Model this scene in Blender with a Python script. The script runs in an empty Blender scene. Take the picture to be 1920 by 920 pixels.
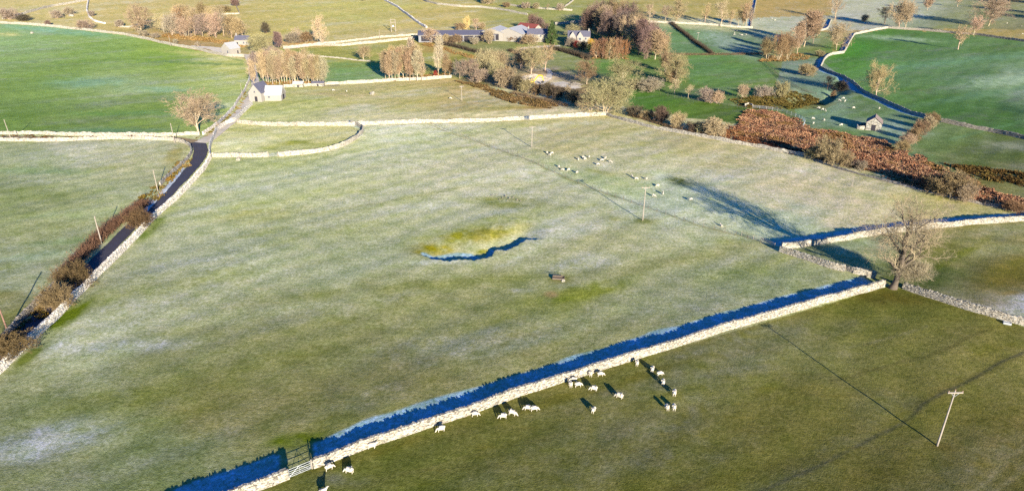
import bpy, math, random
import numpy as np
from mathutils import Vector

# ------------------------------------------------------------------ camera, sky, sun
SC = bpy.context.scene
COL = SC.collection
F, CY, HC = 1280.0, 460.0, 62.0           # focal length in photo pixels, image centre row, camera height
PITCH = math.atan((CY + 90.0) / F)
cam_d = bpy.data.cameras.new('camera')
cam_d.sensor_width = 36.0
cam_d.lens = 36.0 * F / 1920.0
cam_d.clip_start = 0.5
cam_d.clip_end = 20000
cam = bpy.data.objects.new('camera', cam_d)
COL.objects.link(cam)
cam.location = (0, 0, HC)
cam.rotation_euler = (math.pi / 2 - PITCH, 0, 0)
SC.camera = cam

SUN_AZ, SUN_EL = math.radians(159.0), math.radians(13.9)
w = bpy.data.worlds.new('World')
SC.world = w
w.use_nodes = True
nt = w.node_tree
bg = nt.nodes['Background']
sky = nt.nodes.new('ShaderNodeTexSky')
sky.sky_type = 'NISHITA'
sky.sun_disc = False
sky.sun_elevation = SUN_EL
sky.sun_rotation = SUN_AZ
sky.air_density = 1.0
sky.dust_density = 0.2
sky.ozone_density = 5.0
tint = nt.nodes.new('ShaderNodeMix')
tint.data_type = 'RGBA'
tint.blend_type = 'MULTIPLY'
tint.inputs[0].default_value = 1.0
tint.inputs[7].default_value = (0.30, 0.90, 1.65, 1)
nt.links.new(sky.outputs[0], tint.inputs[6])
nt.links.new(tint.outputs[2], bg.inputs[0])
bg.inputs[1].default_value = 0.055

sun_d = bpy.data.lights.new('sun', 'SUN')
sun_d.energy = 4.6
sun_d.angle = math.radians(0.5)
sun_d.color = (1.0, 0.93, 0.82)
sun = bpy.data.objects.new('sun', sun_d)
COL.objects.link(sun)
sd = Vector((-math.sin(SUN_AZ) * math.cos(SUN_EL), -math.cos(SUN_AZ) * math.cos(SUN_EL), -math.sin(SUN_EL)))
sun.rotation_euler = sd.to_track_quat('-Z', 'Y').to_euler()
sun.location = (200, -300, 300)
SHADOW = np.array([sd.x, sd.y]) / math.hypot(sd.x, sd.y)

vs = SC.view_settings
vs.view_transform = 'Standard'
vs.look = 'None'
vs.exposure = 1.85
vs.gamma = 1.0
vs.use_curve_mapping = False
SC.render.engine = 'CYCLES'
SC.cycles.max_bounces = 4
SC.cycles.diffuse_bounces = 2
SC.cycles.use_denoising = False

# ------------------------------------------------------------------ terrain and pixel <-> ground
def smooth(a, b, x):
    t = np.clip((x - a) / (b - a), 0, 1)
    return t * t * (3 - 2 * t)

# the bank of a small hollow in the big field (photo pixels, along its sunny rim)
CT, ST = math.cos(PITCH), math.sin(PITCH)
def project(x, y, z):
    dz = z - HC
    zz = y * CT - dz * ST
    yy = y * ST + dz * CT
    return 960 + F * x / zz, CY - F * yy / zz, zz

BANK = np.array([(772, 477), (785, 480), (800, 482), (815, 487), (842, 489.5), (862, 486), (886, 488.5), (908, 485), (921, 480), (924, 473), (932, 469), (950, 470), (965, 463), (976, 456), (988, 450)], float)
def bank_drop(x, y):
    u, v, zz = project(x, y, 0 * x)
    vb = np.interp(u, BANK[:, 0], BANK[:, 1]) 
    side = smooth(772, 850, u) * (1 - smooth(962, 1030, u))
    s = (vb - v) / 3.4                                   # metres beyond the rim
    s = s - (0.26 * np.sin(u * .55) + 0.2 * np.sin(u * .23 + 1)) * np.exp(-np.abs(s) / 1.5)
    s = np.where(y > 40, s, -1)
    return -1.35 * side * np.where(s > 0, smooth(0, 0.9, s) * (1 - smooth(1.2, 15, s)), 0)

# the field behind the long near wall lies half a metre higher than the one before it
STEP = np.array([(587, 876), (640, 856), (687, 838), (750, 817), (813, 795), (887, 772), (960, 744), (1059, 712), (1130, 690), (1206, 667), (1290, 641), (1364, 617), (1440, 596), (1520, 573), (1590, 554), (1656, 537)], float)
def wall_step(x, y):
    u, v, zz = project(x, y, 0 * x)
    vb = np.interp(u, STEP[:, 0], STEP[:, 1])
    px = np.clip((vb + 90) / 67.5, 2, 20)
    s = (vb - v) / (px * 0.52)
    s = np.where(y > 40, s, -9)
    return 0.46 * smooth(600, 640, u) * (1 - smooth(1600, 1650, u)) * smooth(-.35, .35, s) * (1 - smooth(4, 34, s))

# a shallow stream gully beyond the bracken
GULLY = np.array([(1478, 202), (1500, 196), (1525, 196), (1545, 197), (1560, 190), (1572, 178)], float)
def gully(x, y):
    u, v, zz = project(x, y, 0 * x)
    vb = np.interp(u, GULLY[:, 0], GULLY[:, 1])
    s = (vb - v) / 0.95
    s = np.where(y > 40, s, -9)
    return -2.4 * smooth(1470, 1500, u) * (1 - smooth(1560, 1600, u)) * smooth(0, 3, s) * (1 - smooth(8, 40, s))

def terrain(x, y):
    x = np.asarray(x, float); y = np.asarray(y, float)
    a = x / np.maximum(y, 50)
    slope = 0.085 - 0.045 * smooth(0.05, 0.5, a)
    q = (y - 455) / 40.0
    hill = slope * 40.0 * np.log1p(np.exp(np.clip(q, -30, 30))) * np.where(q > 30, q / 30.0, 1)
    hill = hill * (1 - 0.0)
    r = np.hypot(x, y)
    und = 0.16 * np.sin(x * 0.083 + y * 0.045 + 1.3) + 0.13 * np.sin(y * 0.093 - x * 0.031 + 0.4) + 0.09 * np.sin(x * 0.151 - y * 0.122 + 2.0)
    und = und + 0.07 * np.sin(x * 0.61 + 0.9 * np.sin(y * 0.21)) * np.sin(y * 0.53 + 0.8 * np.sin(x * 0.17))
    und = und + 0.8 * np.sin(x * 0.013 + 1.0) * smooth(280, 600, r)
    und = und * (1 - 0.0)
    return hill + und + bank_drop(x, y) + wall_step(x, y) + gully(x, y)

def at(u, v):
    """the point of the terrain seen at a photo pixel"""
    d = np.array([(u - 960) / F, CT + (CY - v) / F * ST, -ST + (CY - v) / F * CT])
    t = np.geomspace(30, 9000, 900)
    p = d[None] * t[:, None]
    g = (p[:, 2] + HC) - terrain(p[:, 0], p[:, 1])
    i = int(np.argmax(g < 0)) if (g < 0).any() else len(t) - 1
    lo, hi = t[max(i - 1, 0)], t[i]
    for _ in range(30):
        m = (lo + hi) / 2
        q = d * m
        if q[2] + HC > terrain(q[0], q[1]): lo = m
        else: hi = m
    q = d * hi
    return Vector((q[0], q[1], float(terrain(q[0], q[1]))))

def metres(p, hpx):
    """height in metres of something hpx photo pixels tall standing at p"""
    v0 = project(p.x, p.y, p.z)[1]
    lo, hi = 0, 80
    for _ in range(30):
        m = (lo + hi) / 2
        if project(p.x, p.y, p.z + m)[1] > v0 - hpx: lo = m
        else: hi = m
    return lo

def gz(x, y): return float(terrain(x, y))

def resample(pts, step):
    P = [at(*p) for p in pts]
    out = []
    for a, b in zip(P[:-1], P[1:]):
        L = math.hypot(b.x - a.x, b.y - a.y)
        n = max(1, int(round(L / step)))
        for i in range(n):
            t = i / n
            out.append((a.x + (b.x - a.x) * t, a.y + (b.y - a.y) * t))
    out.append((P[-1].x, P[-1].y))
    A = np.array(out)
    if len(A) > 6:                                        # round the corners of the traced line a little
        k = max(1, int(1.5 / step))
        for _ in range(2):
            B = A.copy()
            B[1:-1] = 0.25 * A[:-2] + 0.5 * A[1:-1] + 0.25 * A[2:]
            A = B
    return A

def tangents(A):
    T = np.gradient(A, axis=0)
    T /= np.linalg.norm(T, axis=1)[:, None] + 1e-9
    return T, np.stack([-T[:, 1], T[:, 0]], 1)

# ------------------------------------------------------------------ helpers
def srgb(c):
    c = np.asarray(c, float) / 255.0
    return np.where(c <= 0.04045, c / 12.92, ((c + 0.055) / 1.055) ** 2.4)

class MB:
    """collects shapes, links them as one mesh object"""
    def __init__(s): s.v = []; s.f = []; s.n = 0
    def add(s, v, f):
        v = np.asarray(v, float).reshape(-1, 3)
        s.v.append(v); s.f += [tuple(int(i) + s.n for i in q) for q in f]; s.n += len(v)
    def box(s, c, size, rz=0.0, jit=0.0, rng=None, tilt=(0, 0)):
        hx, hy, hz = size[0] / 2, size[1] / 2, size[2] / 2
        v = np.array([(-hx, -hy, -hz), (hx, -hy, -hz), (hx, hy, -hz), (-hx, hy, -hz), (-hx, -hy, hz), (hx, -hy, hz), (hx, hy, hz), (-hx, hy, hz)])
        if jit: v = v + rng.uniform(-jit, jit, v.shape)
        if tilt[0]:
            ca, sa = math.cos(tilt[0]), math.sin(tilt[0])
            v = np.stack([v[:, 0] * ca + v[:, 2] * sa, v[:, 1], -v[:, 0] * sa + v[:, 2] * ca], 1)
        if tilt[1]:
            ca, sa = math.cos(tilt[1]), math.sin(tilt[1])
            v = np.stack([v[:, 0], v[:, 1] * ca - v[:, 2] * sa, v[:, 1] * sa + v[:, 2] * ca], 1)
        ca, sa = math.cos(rz), math.sin(rz)
        v = np.stack([v[:, 0] * ca - v[:, 1] * sa, v[:, 0] * sa + v[:, 1] * ca, v[:, 2]], 1) + np.asarray(c)
        s.add(v, [(0, 3, 2, 1), (4, 5, 6, 7), (0, 1, 5, 4), (1, 2, 6, 5), (2, 3, 7, 6), (3, 0, 4, 7)])
    def tube(s, path, rad, k=6):
        v, f = tubes(np.array([path], float), np.array([rad], float), k)
        s.add(v, f)
        n = len(path)
        s.f.append(tuple(s.n - n * k + i for i in range(k))[::-1])
        s.f.append(tuple(s.n - k + i for i in range(k)))
    def build(s, name, mat, parent=None, smooth_=False):
        me = bpy.data.meshes.new(name)
        me.from_pydata(np.concatenate(s.v).tolist() if s.v else [], [], s.f)
        me.materials.append(mat)
        if smooth_: me.polygons.foreach_set('use_smooth', [True] * len(me.polygons))
        return link(name, me, parent)

def link(name, me, parent=None):
    o = bpy.data.objects.new(name, me)
    COL.objects.link(o)
    if parent: o.parent = parent
    return o

def tubes(P, R, k):
    """P (paths, points, 3), R (paths, points): tapered tubes"""
    m, n = P.shape[:2]
    D = P[:, -1] - P[:, 0]
    D /= np.linalg.norm(D, axis=1)[:, None] + 1e-9
    ref = np.where(np.abs(D[:, 2:3]) > 0.8, np.array([[1.0, 0, 0]]), np.array([[0, 0, 1.0]]))
    a = np.cross(D, ref); a /= np.linalg.norm(a, axis=1)[:, None] + 1e-9
    b = np.cross(D, a)
    ang = np.arange(k) * 2 * math.pi / k
    ring = a[:, None, None, :] * np.cos(ang)[None, None, :, None] + b[:, None, None, :] * np.sin(ang)[None, None, :, None]
    V = (P[:, :, None, :] + ring * R[:, :, None, None]).reshape(-1, 3)
    pi, si, ki = np.meshgrid(np.arange(m), np.arange(n - 1), np.arange(k), indexing='ij')
    k2 = (ki + 1) % k
    base = pi * n * k
    Fc = np.stack([base + si * k + ki, base + si * k + k2, base + (si + 1) * k + k2, base + (si + 1) * k + ki], -1).reshape(-1, 4)
    return V, Fc

def quick_mesh(name, V, Fq, mat, smooth_=False):
    """numpy mesh of faces that all have the same number of corners"""
    me = bpy.data.meshes.new(name)
    V = np.asarray(V, np.float32); Fq = np.asarray(Fq, np.int32)
    k = Fq.shape[1]
    me.vertices.add(len(V)); me.vertices.foreach_set('co', V.ravel())
    me.loops.add(Fq.size); me.loops.foreach_set('vertex_index', Fq.ravel())
    me.polygons.add(len(Fq))
    me.polygons.foreach_set('loop_start', np.arange(0, Fq.size, k, dtype=np.int32))
    if smooth_: me.polygons.foreach_set('use_smooth', np.ones(len(Fq), bool))
    me.update(calc_edges=True)
    if mat: me.materials.append(mat)
    return me

def tag(o, label=None, cat=None, group=None, kind=None):
    if label: o['label'] = label
    if cat: o['category'] = cat
    if group: o['group'] = group
    if kind: o['kind'] = kind
    return o

def thing(name, label, cat, loc, rz=0.0, group=None):
    o = link(name, None)
    o.empty_display_size = 0.5
    o.location = loc
    o.rotation_euler = (0, 0, rz)
    return tag(o, label, cat, group)

# ------------------------------------------------------------------ materials
def nodes(name):
    m = bpy.data.materials.new(name)
    m.use_nodes = True
    t = m.node_tree
    return m, t, t.nodes['Principled BSDF']

def N(t, kind, **kw):
    n = t.nodes.new(kind)
    for k, v in kw.items(): setattr(n, k, v)
    return n

def noise(t, scale, detail=4, rough=0.6, vec=None, out=0):
    n = N(t, 'ShaderNodeTexNoise')
    n.inputs['Scale'].default_value = scale; n.inputs['Detail'].default_value = detail; n.inputs['Roughness'].default_value = rough
    if vec is not None: t.links.new(vec, n.inputs['Vector'])
    return n.outputs[out]

def ramp(t, fac, stops):
    r = N(t, 'ShaderNodeValToRGB')
    e = r.color_ramp.elements
    while len(e) > 2: e.remove(e[-1])
    for i, (p, c) in enumerate(stops):
        el = e[i] if i < 2 else e.new(p)
        el.position = p
        el.color = (c, c, c, 1) if np.isscalar(c) else (*c, 1)
    t.links.new(fac, r.inputs[0])
    return r.outputs[0]

def mixc(t, kind, fac, a, b):
    m = N(t, 'ShaderNodeMix', data_type='RGBA', blend_type=kind)
    for s, v in ((0, fac), (6, a), (7, b)):
        if isinstance(v, bpy.types.NodeSocket): t.links.new(v, m.inputs[s])
        elif s == 0: m.inputs[0].default_value = v
        else: m.inputs[s].default_value = (*v, 1) if len(v) == 3 else v
    return m.outputs[2]

def bump(t, bs, h, strength, dist):
    b = N(t, 'ShaderNodeBump')
    b.inputs['Strength'].default_value = strength; b.inputs['Distance'].default_value = dist
    t.links.new(h, b.inputs['Height']); t.links.new(b.outputs[0], bs.inputs['Normal'])

def position(t, scale=(1, 1, 1)):
    g = N(t, 'ShaderNodeNewGeometry')
    m = N(t, 'ShaderNodeMapping')
    m.inputs['Scale'].default_value = scale
    t.links.new(g.outputs['Position'], m.inputs['Vector'])
    return m.outputs[0]

def plain(name, col, rough=0.8, var=0.25, scale=3.0, spec=0.2, metal=0.0, bmp=0.0):
    m, t, bs = nodes(name)
    n = noise(t, scale, 5, 0.65, position(t))
    r = ramp(t, n, [(0.25, 1 - var), (0.75, 1 + var)])
    t.links.new(mixc(t, 'MULTIPLY', 1.0, col, r), bs.inputs['Base Color'])
    bs.inputs['Roughness'].default_value = rough
    bs.inputs['Specular IOR Level'].default_value = spec
    bs.inputs['Metallic'].default_value = metal
    if bmp: bump(t, bs, n, 0.6, bmp)
    return m

def stone_mat(name, col, cells=3.2):
    m, t, bs = nodes(name)
    p = position(t, (1, 1, 2.0))
    v = N(t, 'ShaderNodeTexVoronoi'); v.inputs['Scale'].default_value = cells
    t.links.new(p, v.inputs['Vector'])
    sep = N(t, 'ShaderNodeSeparateColor'); t.links.new(v.outputs['Color'], sep.inputs[0])
    cellv = ramp(t, sep.outputs[0], [(0.0, 0.38), (0.5, 0.95), (1.0, 1.5)])
    warm = ramp(t, sep.outputs[1], [(0.0, (1.0, 0.97, 0.9)), (0.6, (1.0, 0.95, 0.86)), (1.0, (0.92, 0.98, 1.05))])
    c = mixc(t, 'MULTIPLY', 1.0, col, cellv)
    c = mixc(t, 'MULTIPLY', 1.0, c, warm)
    moss = ramp(t, noise(t, 0.7, 5, 0.7, p), [(0.55, 0.0), (0.72, 0.6)])
    c = mixc(t, 'MIX', moss, c, (0.17, 0.16, 0.09))
    fine = ramp(t, noise(t, 14, 4, 0.7, p), [(0.2, 0.78), (0.8, 1.18)])
    c = mixc(t, 'MULTIPLY', 1.0, c, fine)
    t.links.new(c, bs.inputs['Base Color'])
    bs.inputs['Roughness'].default_value = 0.95
    bs.inputs['Specular IOR Level'].default_value = 0.1
    bump(t, bs, noise(t, 9, 5, 0.7, p), 0.7, 0.06)
    return m

def object_colour_mat(name, var=0.3, scale=1.2, rough=0.9):
    """base colour comes from the object's own colour, varied by noise"""
    m, t, bs = nodes(name)
    oi = N(t, 'ShaderNodeObjectInfo')
    r = ramp(t, noise(t, scale, 4, 0.6, position(t)), [(0.25, 1 - var), (0.75, 1 + var)])
    t.links.new(mixc(t, 'MULTIPLY', 1.0, oi.outputs['Color'], r), bs.inputs['Base Color'])
    bs.inputs['Roughness'].default_value = rough
    bs.inputs['Specular IOR Level'].default_value = 0.1
    return m

def attribute_mat(name, attr, var=0.2, scale=6.0):
    m, t, bs = nodes(name)
    a = N(t, 'ShaderNodeAttribute', attribute_name=attr)
    r = ramp(t, noise(t, scale, 3, 0.6, position(t)), [(0.25, 1 - var), (0.75, 1 + var)])
    t.links.new(mixc(t, 'MULTIPLY', 1.0, a.outputs['Color'], r), bs.inputs['Base Color'])
    bs.inputs['Roughness'].default_value = 0.9
    bs.inputs['Specular IOR Level'].default_value = 0.1
    return m

M = {}
M['stone'] = stone_mat('limestone', (0.285, 0.255, 0.20))
M['stone_pale'] = stone_mat('bright_limestone', (0.52, 0.47, 0.39))
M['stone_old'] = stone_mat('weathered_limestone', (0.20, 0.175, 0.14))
M['bark'] = object_colour_mat('bark', 0.35, 2.5)
M['twig'] = object_colour_mat('twig', 0.3, 0.5)
M['leaf'] = object_colour_mat('leaf', 0.4, 1.0)
M['wood'] = plain('weathered_pole_wood', (0.24, 0.20, 0.15), 0.8, 0.2, 2.0)
M['wood_dark'] = plain('creosoted_wood', (0.16, 0.09, 0.06), 0.8, 0.25, 2.0)
M['timber'] = plain('brown_timber', (0.10, 0.075, 0.052), 0.8, 0.3, 4.0)
M['galv'] = plain('galvanised_steel', (0.36, 0.36, 0.34), 0.45, 0.12, 6.0, 0.5, 0.3)
M['wire'] = plain('fence_wire', (0.22, 0.21, 0.2), 0.6, 0.1)
M['ceramic'] = plain('insulator_ceramic', (0.30, 0.18, 0.12), 0.3, 0.1)
M['white_wall'] = plain('whitewashed_stone', (0.23, 0.205, 0.165), 0.9, 0.12, 1.5, 0.1, 0, 0.03)
M['grey_wall'] = stone_mat('barn_stone', (0.24, 0.22, 0.18), 2.5)
M['slate'] = plain('slate_roof', (0.085, 0.08, 0.095), 0.6, 0.25, 1.8)
M['brown_roof'] = plain('stone_slate_roof', (0.17, 0.125, 0.10), 0.85, 0.25, 2.2, 0.1, 0, 0.05)
M['pale_roof'] = plain('frosted_sheet_roof', (0.28, 0.27, 0.25), 0.7, 0.12, 0.9)
M['grey_sheet'] = plain('grey_cladding', (0.15, 0.145, 0.14), 0.7, 0.1, 1.0)
M['red_roof'] = plain('red_clay_roof', (0.20, 0.05, 0.035), 0.8, 0.3, 2.0)
M['dark'] = plain('dark_opening', (0.025, 0.022, 0.025), 0.9, 0.1)  # openings are flat panels, the unlit interior is put into this colour
M['glass'] = plain('window_glass', (0.05, 0.06, 0.08), 0.15, 0.1, 3, 0.5)
M['yellow'] = plain('yellow_paint', (0.55, 0.36, 0.02), 0.5, 0.12, 2, 0.4)
M['black'] = plain('black_rubber', (0.03, 0.03, 0.03), 0.8, 0.2)
M['wool'] = plain('sheep_wool', (0.40, 0.35, 0.26), 0.95, 0.12, 9.0, 0.05, 0, 0.05)
M['wool_grey'] = plain('dusty_sheep_wool', (0.60, 0.55, 0.45), 0.95, 0.15, 9.0, 0.05, 0, 0.05)
M['attr'] = attribute_mat('dead_fronds', 'tone')
M['rubble'] = plain('limestone_rubble', (0.36, 0.29, 0.20), 0.9, 0.25, 1.2, 0.1, 0, 0.1)
# ------------------------------------------------------------------ ground colours (what grows there, far main field lightened for haze), in photo pixels
K_LIGHT = np.array((1.05, 1.11, 1.33))                         # brightness a white sunlit level surface renders at: photo colour / K = base colour
def fieldpoly(*p): return np.array(p, float)
BIG = [(150, 800, (122, 129, 83)), (500, 760, (120, 118, 71)), (300, 860, (110, 119, 77)), (300, 560, (148, 151, 113)), (180, 640, (154, 159, 123)), (450, 480, (162, 166, 131)),
       (330, 680, (124, 127, 83)), (600, 640, (124, 126, 79)), (700, 500, (154, 159, 123)), (850, 610, (134, 135, 89)), (1000, 570, (132, 135, 83)), (1100, 450, (160, 159, 115)), (1250, 560, (142, 145, 109)),
       (1450, 530, (138, 145, 103)), (1400, 470, (148, 149, 103)), (700, 380, (172, 173, 137)), (500, 350, (172, 176, 133)), (900, 300, (182, 179, 141)), (1200, 300, (178, 174, 137)), (1230, 370, (174, 181, 153)),
       (1500, 360, (186, 177, 145)), (1100, 250, (178, 169, 123)), (720, 255, (192, 193, 155)), (1330, 275, (172, 163, 117)), (1450, 430, (162, 173, 147)), (1600, 390, (184, 174, 137)), (1800, 395, (162, 155, 103)), (460, 320, (174, 179, 127)),
       (60, 880, (120, 125, 91)), (700, 700, (124, 121, 73)), (950, 640, (130, 129, 83)), (780, 560, (136, 137, 89)), (1000, 420, (168, 169, 133)), (1150, 640, (132, 133, 89))]
NEAR = [(700, 890, (91, 95, 45)), (1000, 830, (95, 96, 46)), (1300, 690, (105, 106, 53)), (1500, 650, (113, 112, 61)), (1300, 870, (87, 88, 40)), (1600, 750, (103, 100, 49)), (1850, 850, (97, 91, 47)), (1650, 585, (97, 99, 43)),
        (1860, 660, (111, 107, 57)), (1100, 770, (107, 105, 55)), (1450, 800, (95, 93, 45)), (1700, 900, (91, 87, 43))]
RIGHTMID = [(1590, 480, (124, 131, 94)), (1750, 470, (122, 119, 68)), (1850, 530, (102, 93, 38)), (1720, 510, (82, 91, 46)), (1905, 572, (164, 164, 162)), (1850, 440, (138, 133, 84)), (1880, 490, (112, 105, 52))]
LEFTF = [(100, 300, (143, 152, 106)), (200, 350, (157, 162, 118)), (100, 420, (141, 146, 102)), (50, 520, (147, 152, 122)), (250, 300, (167, 166, 124)), (30, 360, (133, 142, 90)), (150, 280, (173, 172, 140)), (60, 590, (119, 118, 68))]
GREENL = [(100, 150, (120, 145, 72)), (300, 200, (116, 139, 62)), (200, 95, (122, 147, 80)), (400, 150, (158, 171, 100)), (50, 232, (106, 131, 62)), (240, 160, (148, 163, 108)), (435, 130, (182, 181, 108)), (200, 225, (110, 133, 66)), (20, 70, (128, 153, 100)), (430, 200, (166, 178, 106)), (300, 110, (122, 149, 62))]
HILL = [(50, 25, (190, 176, 120)), (600, 40, (186, 174, 112)), (300, 92, (168, 142, 98)), (850, 30, (184, 168, 108)), (1000, 14, (140, 146, 88)), (1250, 20, (162, 150, 95)), (1480, 30, (168, 146, 92)), (100, 8, (200, 184, 130)), (700, 30, (178, 170, 104)), (230, 20, (190, 174, 116)), (740, 60, (190, 172, 116)), (960, 30, (160, 156, 96))]
MIDTOP = [(680, 135, (116, 146, 82)), (800, 112, (148, 146, 74)), (700, 95, (154, 146, 80)), (640, 100, (148, 144, 74)), (650, 140, (114, 146, 84)), (890, 120, (144, 142, 74)), (830, 90, (158, 134, 80))]
BARNF = [(550, 190, (171, 172, 114)), (750, 185, (175, 166, 110)), (950, 195, (169, 154, 96)), (480, 205, (177, 182, 118)), (700, 217, (193, 188, 154)), (900, 170, (173, 154, 102)), (1050, 210, (193, 182, 148)), (640, 170, (175, 166, 110))]
ENCL = [(430, 270, (195, 194, 142)), (500, 250, (193, 190, 136)), (620, 255, (187, 182, 126)), (560, 280, (177, 176, 110))]
GREENC = [(1400, 140, (92, 124, 62)), (1330, 120, (90, 124, 66)), (1450, 150, (102, 122, 56))]
GREENU = [(1250, 75, (94, 124, 82)), (1380, 90, (90, 116, 74)), (1300, 60, (92, 122, 76)), (1420, 70, (98, 118, 90))]
GREENS = [(1200, 190, (78, 114, 40)), (1350, 215, (82, 104, 42)), (1280, 205, (86, 114, 42))]
RIGHTG = [(1700, 85, (82, 112, 62)), (1800, 150, (88, 118, 72)), (1850, 225, (66, 100, 40)), (1650, 130, (92, 128, 70)), (1900, 150, (122, 142, 112)), (1590, 110, (76, 122, 42)), (1750, 190, (74, 108, 46)), (1640, 75, (72, 112, 44)), (1860, 90, (88, 116, 66)), (1700, 150, (92, 120, 74))]
RIGHTL = [(1600, 205, (88, 114, 62)), (1750, 265, (92, 112, 62)), (1850, 290, (86, 100, 48)), (1550, 212, (122, 146, 112)), (1900, 355, (120, 120, 76)), (1570, 230, (86, 110, 52)), (1860, 340, (112, 108, 60)), (1660, 250, (120, 140, 112))]
TOPR = [(1700, 25, (158, 162, 140)), (1850, 35, (124, 126, 84)), (1600, 45, (156, 156, 140)), (1780, 50, (116, 122, 84)), (1720, 45, (130, 140, 112)), (1890, 62, (120, 120, 90)), (1650, 15, (166, 166, 140))]
FROSTA = [(1500, 150, (112, 132, 112)), (1560, 175, (104, 128, 104)), (1500, 185, (110, 110, 60))]
FARM = [(1000, 95, (126, 132, 82)), (1060, 110, (124, 130, 76)), (1130, 120, (88, 122, 58)), (1100, 50, (124, 130, 82)), (950, 125, (114, 112, 72)), (1230, 180, (90, 116, 54)), (1050, 170, (114, 92, 62)), (1020, 150, (154, 132, 122))]
REGIONS = [
    (fieldpoly((-900, 130), (2800, 130), (2800, -200), (-900, -200)), HILL),
    (fieldpoly((1230, 40), (2700, -10), (2700, 60), (1660, 54), (1420, 60)), TOPR),
    (fieldpoly((1560, -80), (2700, -80), (2700, 60), (1660, 54), (1560, 60)), TOPR),
    (fieldpoly((840, 70), (1110, 36), (1230, 40), (1420, 60), (1560, 60), (1560, 260), (840, 150)), FARM),
    (fieldpoly((470, 95), (640, 87), (787, 72), (900, 105), (960, 130), (850, 150), (600, 162), (470, 165)), MIDTOP),
    (fieldpoly((-900, 20), (0, 44), (81, 49), (147, 56), (240, 67), (321, 85), (426, 106), (466, 112), (469, 150), (440, 202), (381, 254), (-900, 252)), GREENL),
    (fieldpoly((470, 165), (600, 160), (735, 153), (850, 147), (900, 160), (1020, 190), (1060, 200), (1140, 217), (990, 226), (655, 237), (440, 232), (470, 195)), BARNF),
    (fieldpoly((396, 262), (440, 229), (655, 236), (683, 248), (640, 276), (522, 294), (396, 294)), ENCL),
    (fieldpoly((1290, 104), (1430, 103), (1500, 172), (1380, 182), (1290, 155)), GREENC),
    (fieldpoly((1200, 42), (1275, 45), (1411, 53), (1440, 60), (1430, 102), (1240, 103)), GREENU),
    (fieldpoly((1175, 165), (1240, 172), (1400, 203), (1385, 228), (1290, 222), (1180, 196)), GREENS),
    (fieldpoly((1470, 110), (1534, 108), (1620, 174), (1545, 205), (1440, 205)), FROSTA),
    (fieldpoly((1534, 110), (1559, 103), (1582, 100), (1602, 65), (1664, 54), (1830, 66), (2700, 140), (2700, 480), (1920, 260), (1754, 226), (1619, 176)), RIGHTG),
    (fieldpoly((1490, 204), (1545, 205), (1620, 174), (1754, 226), (1920, 260), (2700, 480), (2700, 640), (1920, 385), (1700, 300), (1500, 235)), RIGHTL),
    (fieldpoly((-900, 264), (200, 262), (326, 265), (356, 273), (345, 305), (270, 390), (107, 520), (0, 640), (-900, 1400)), LEFTF),
    (fieldpoly((1465, 470), (1650, 440), (1821, 421), (2700, 340), (2700, 840), (1920, 610), (1690, 540), (1630, 520)), RIGHTMID),
    (fieldpoly((330, 975), (540, 896), (687, 840), (960, 747), (1206, 669), (1480, 591), (1660, 537), (1690, 541), (1870, 597), (2700, 850), (2700, 2600), (-900, 2600)), NEAR),
]
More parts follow.
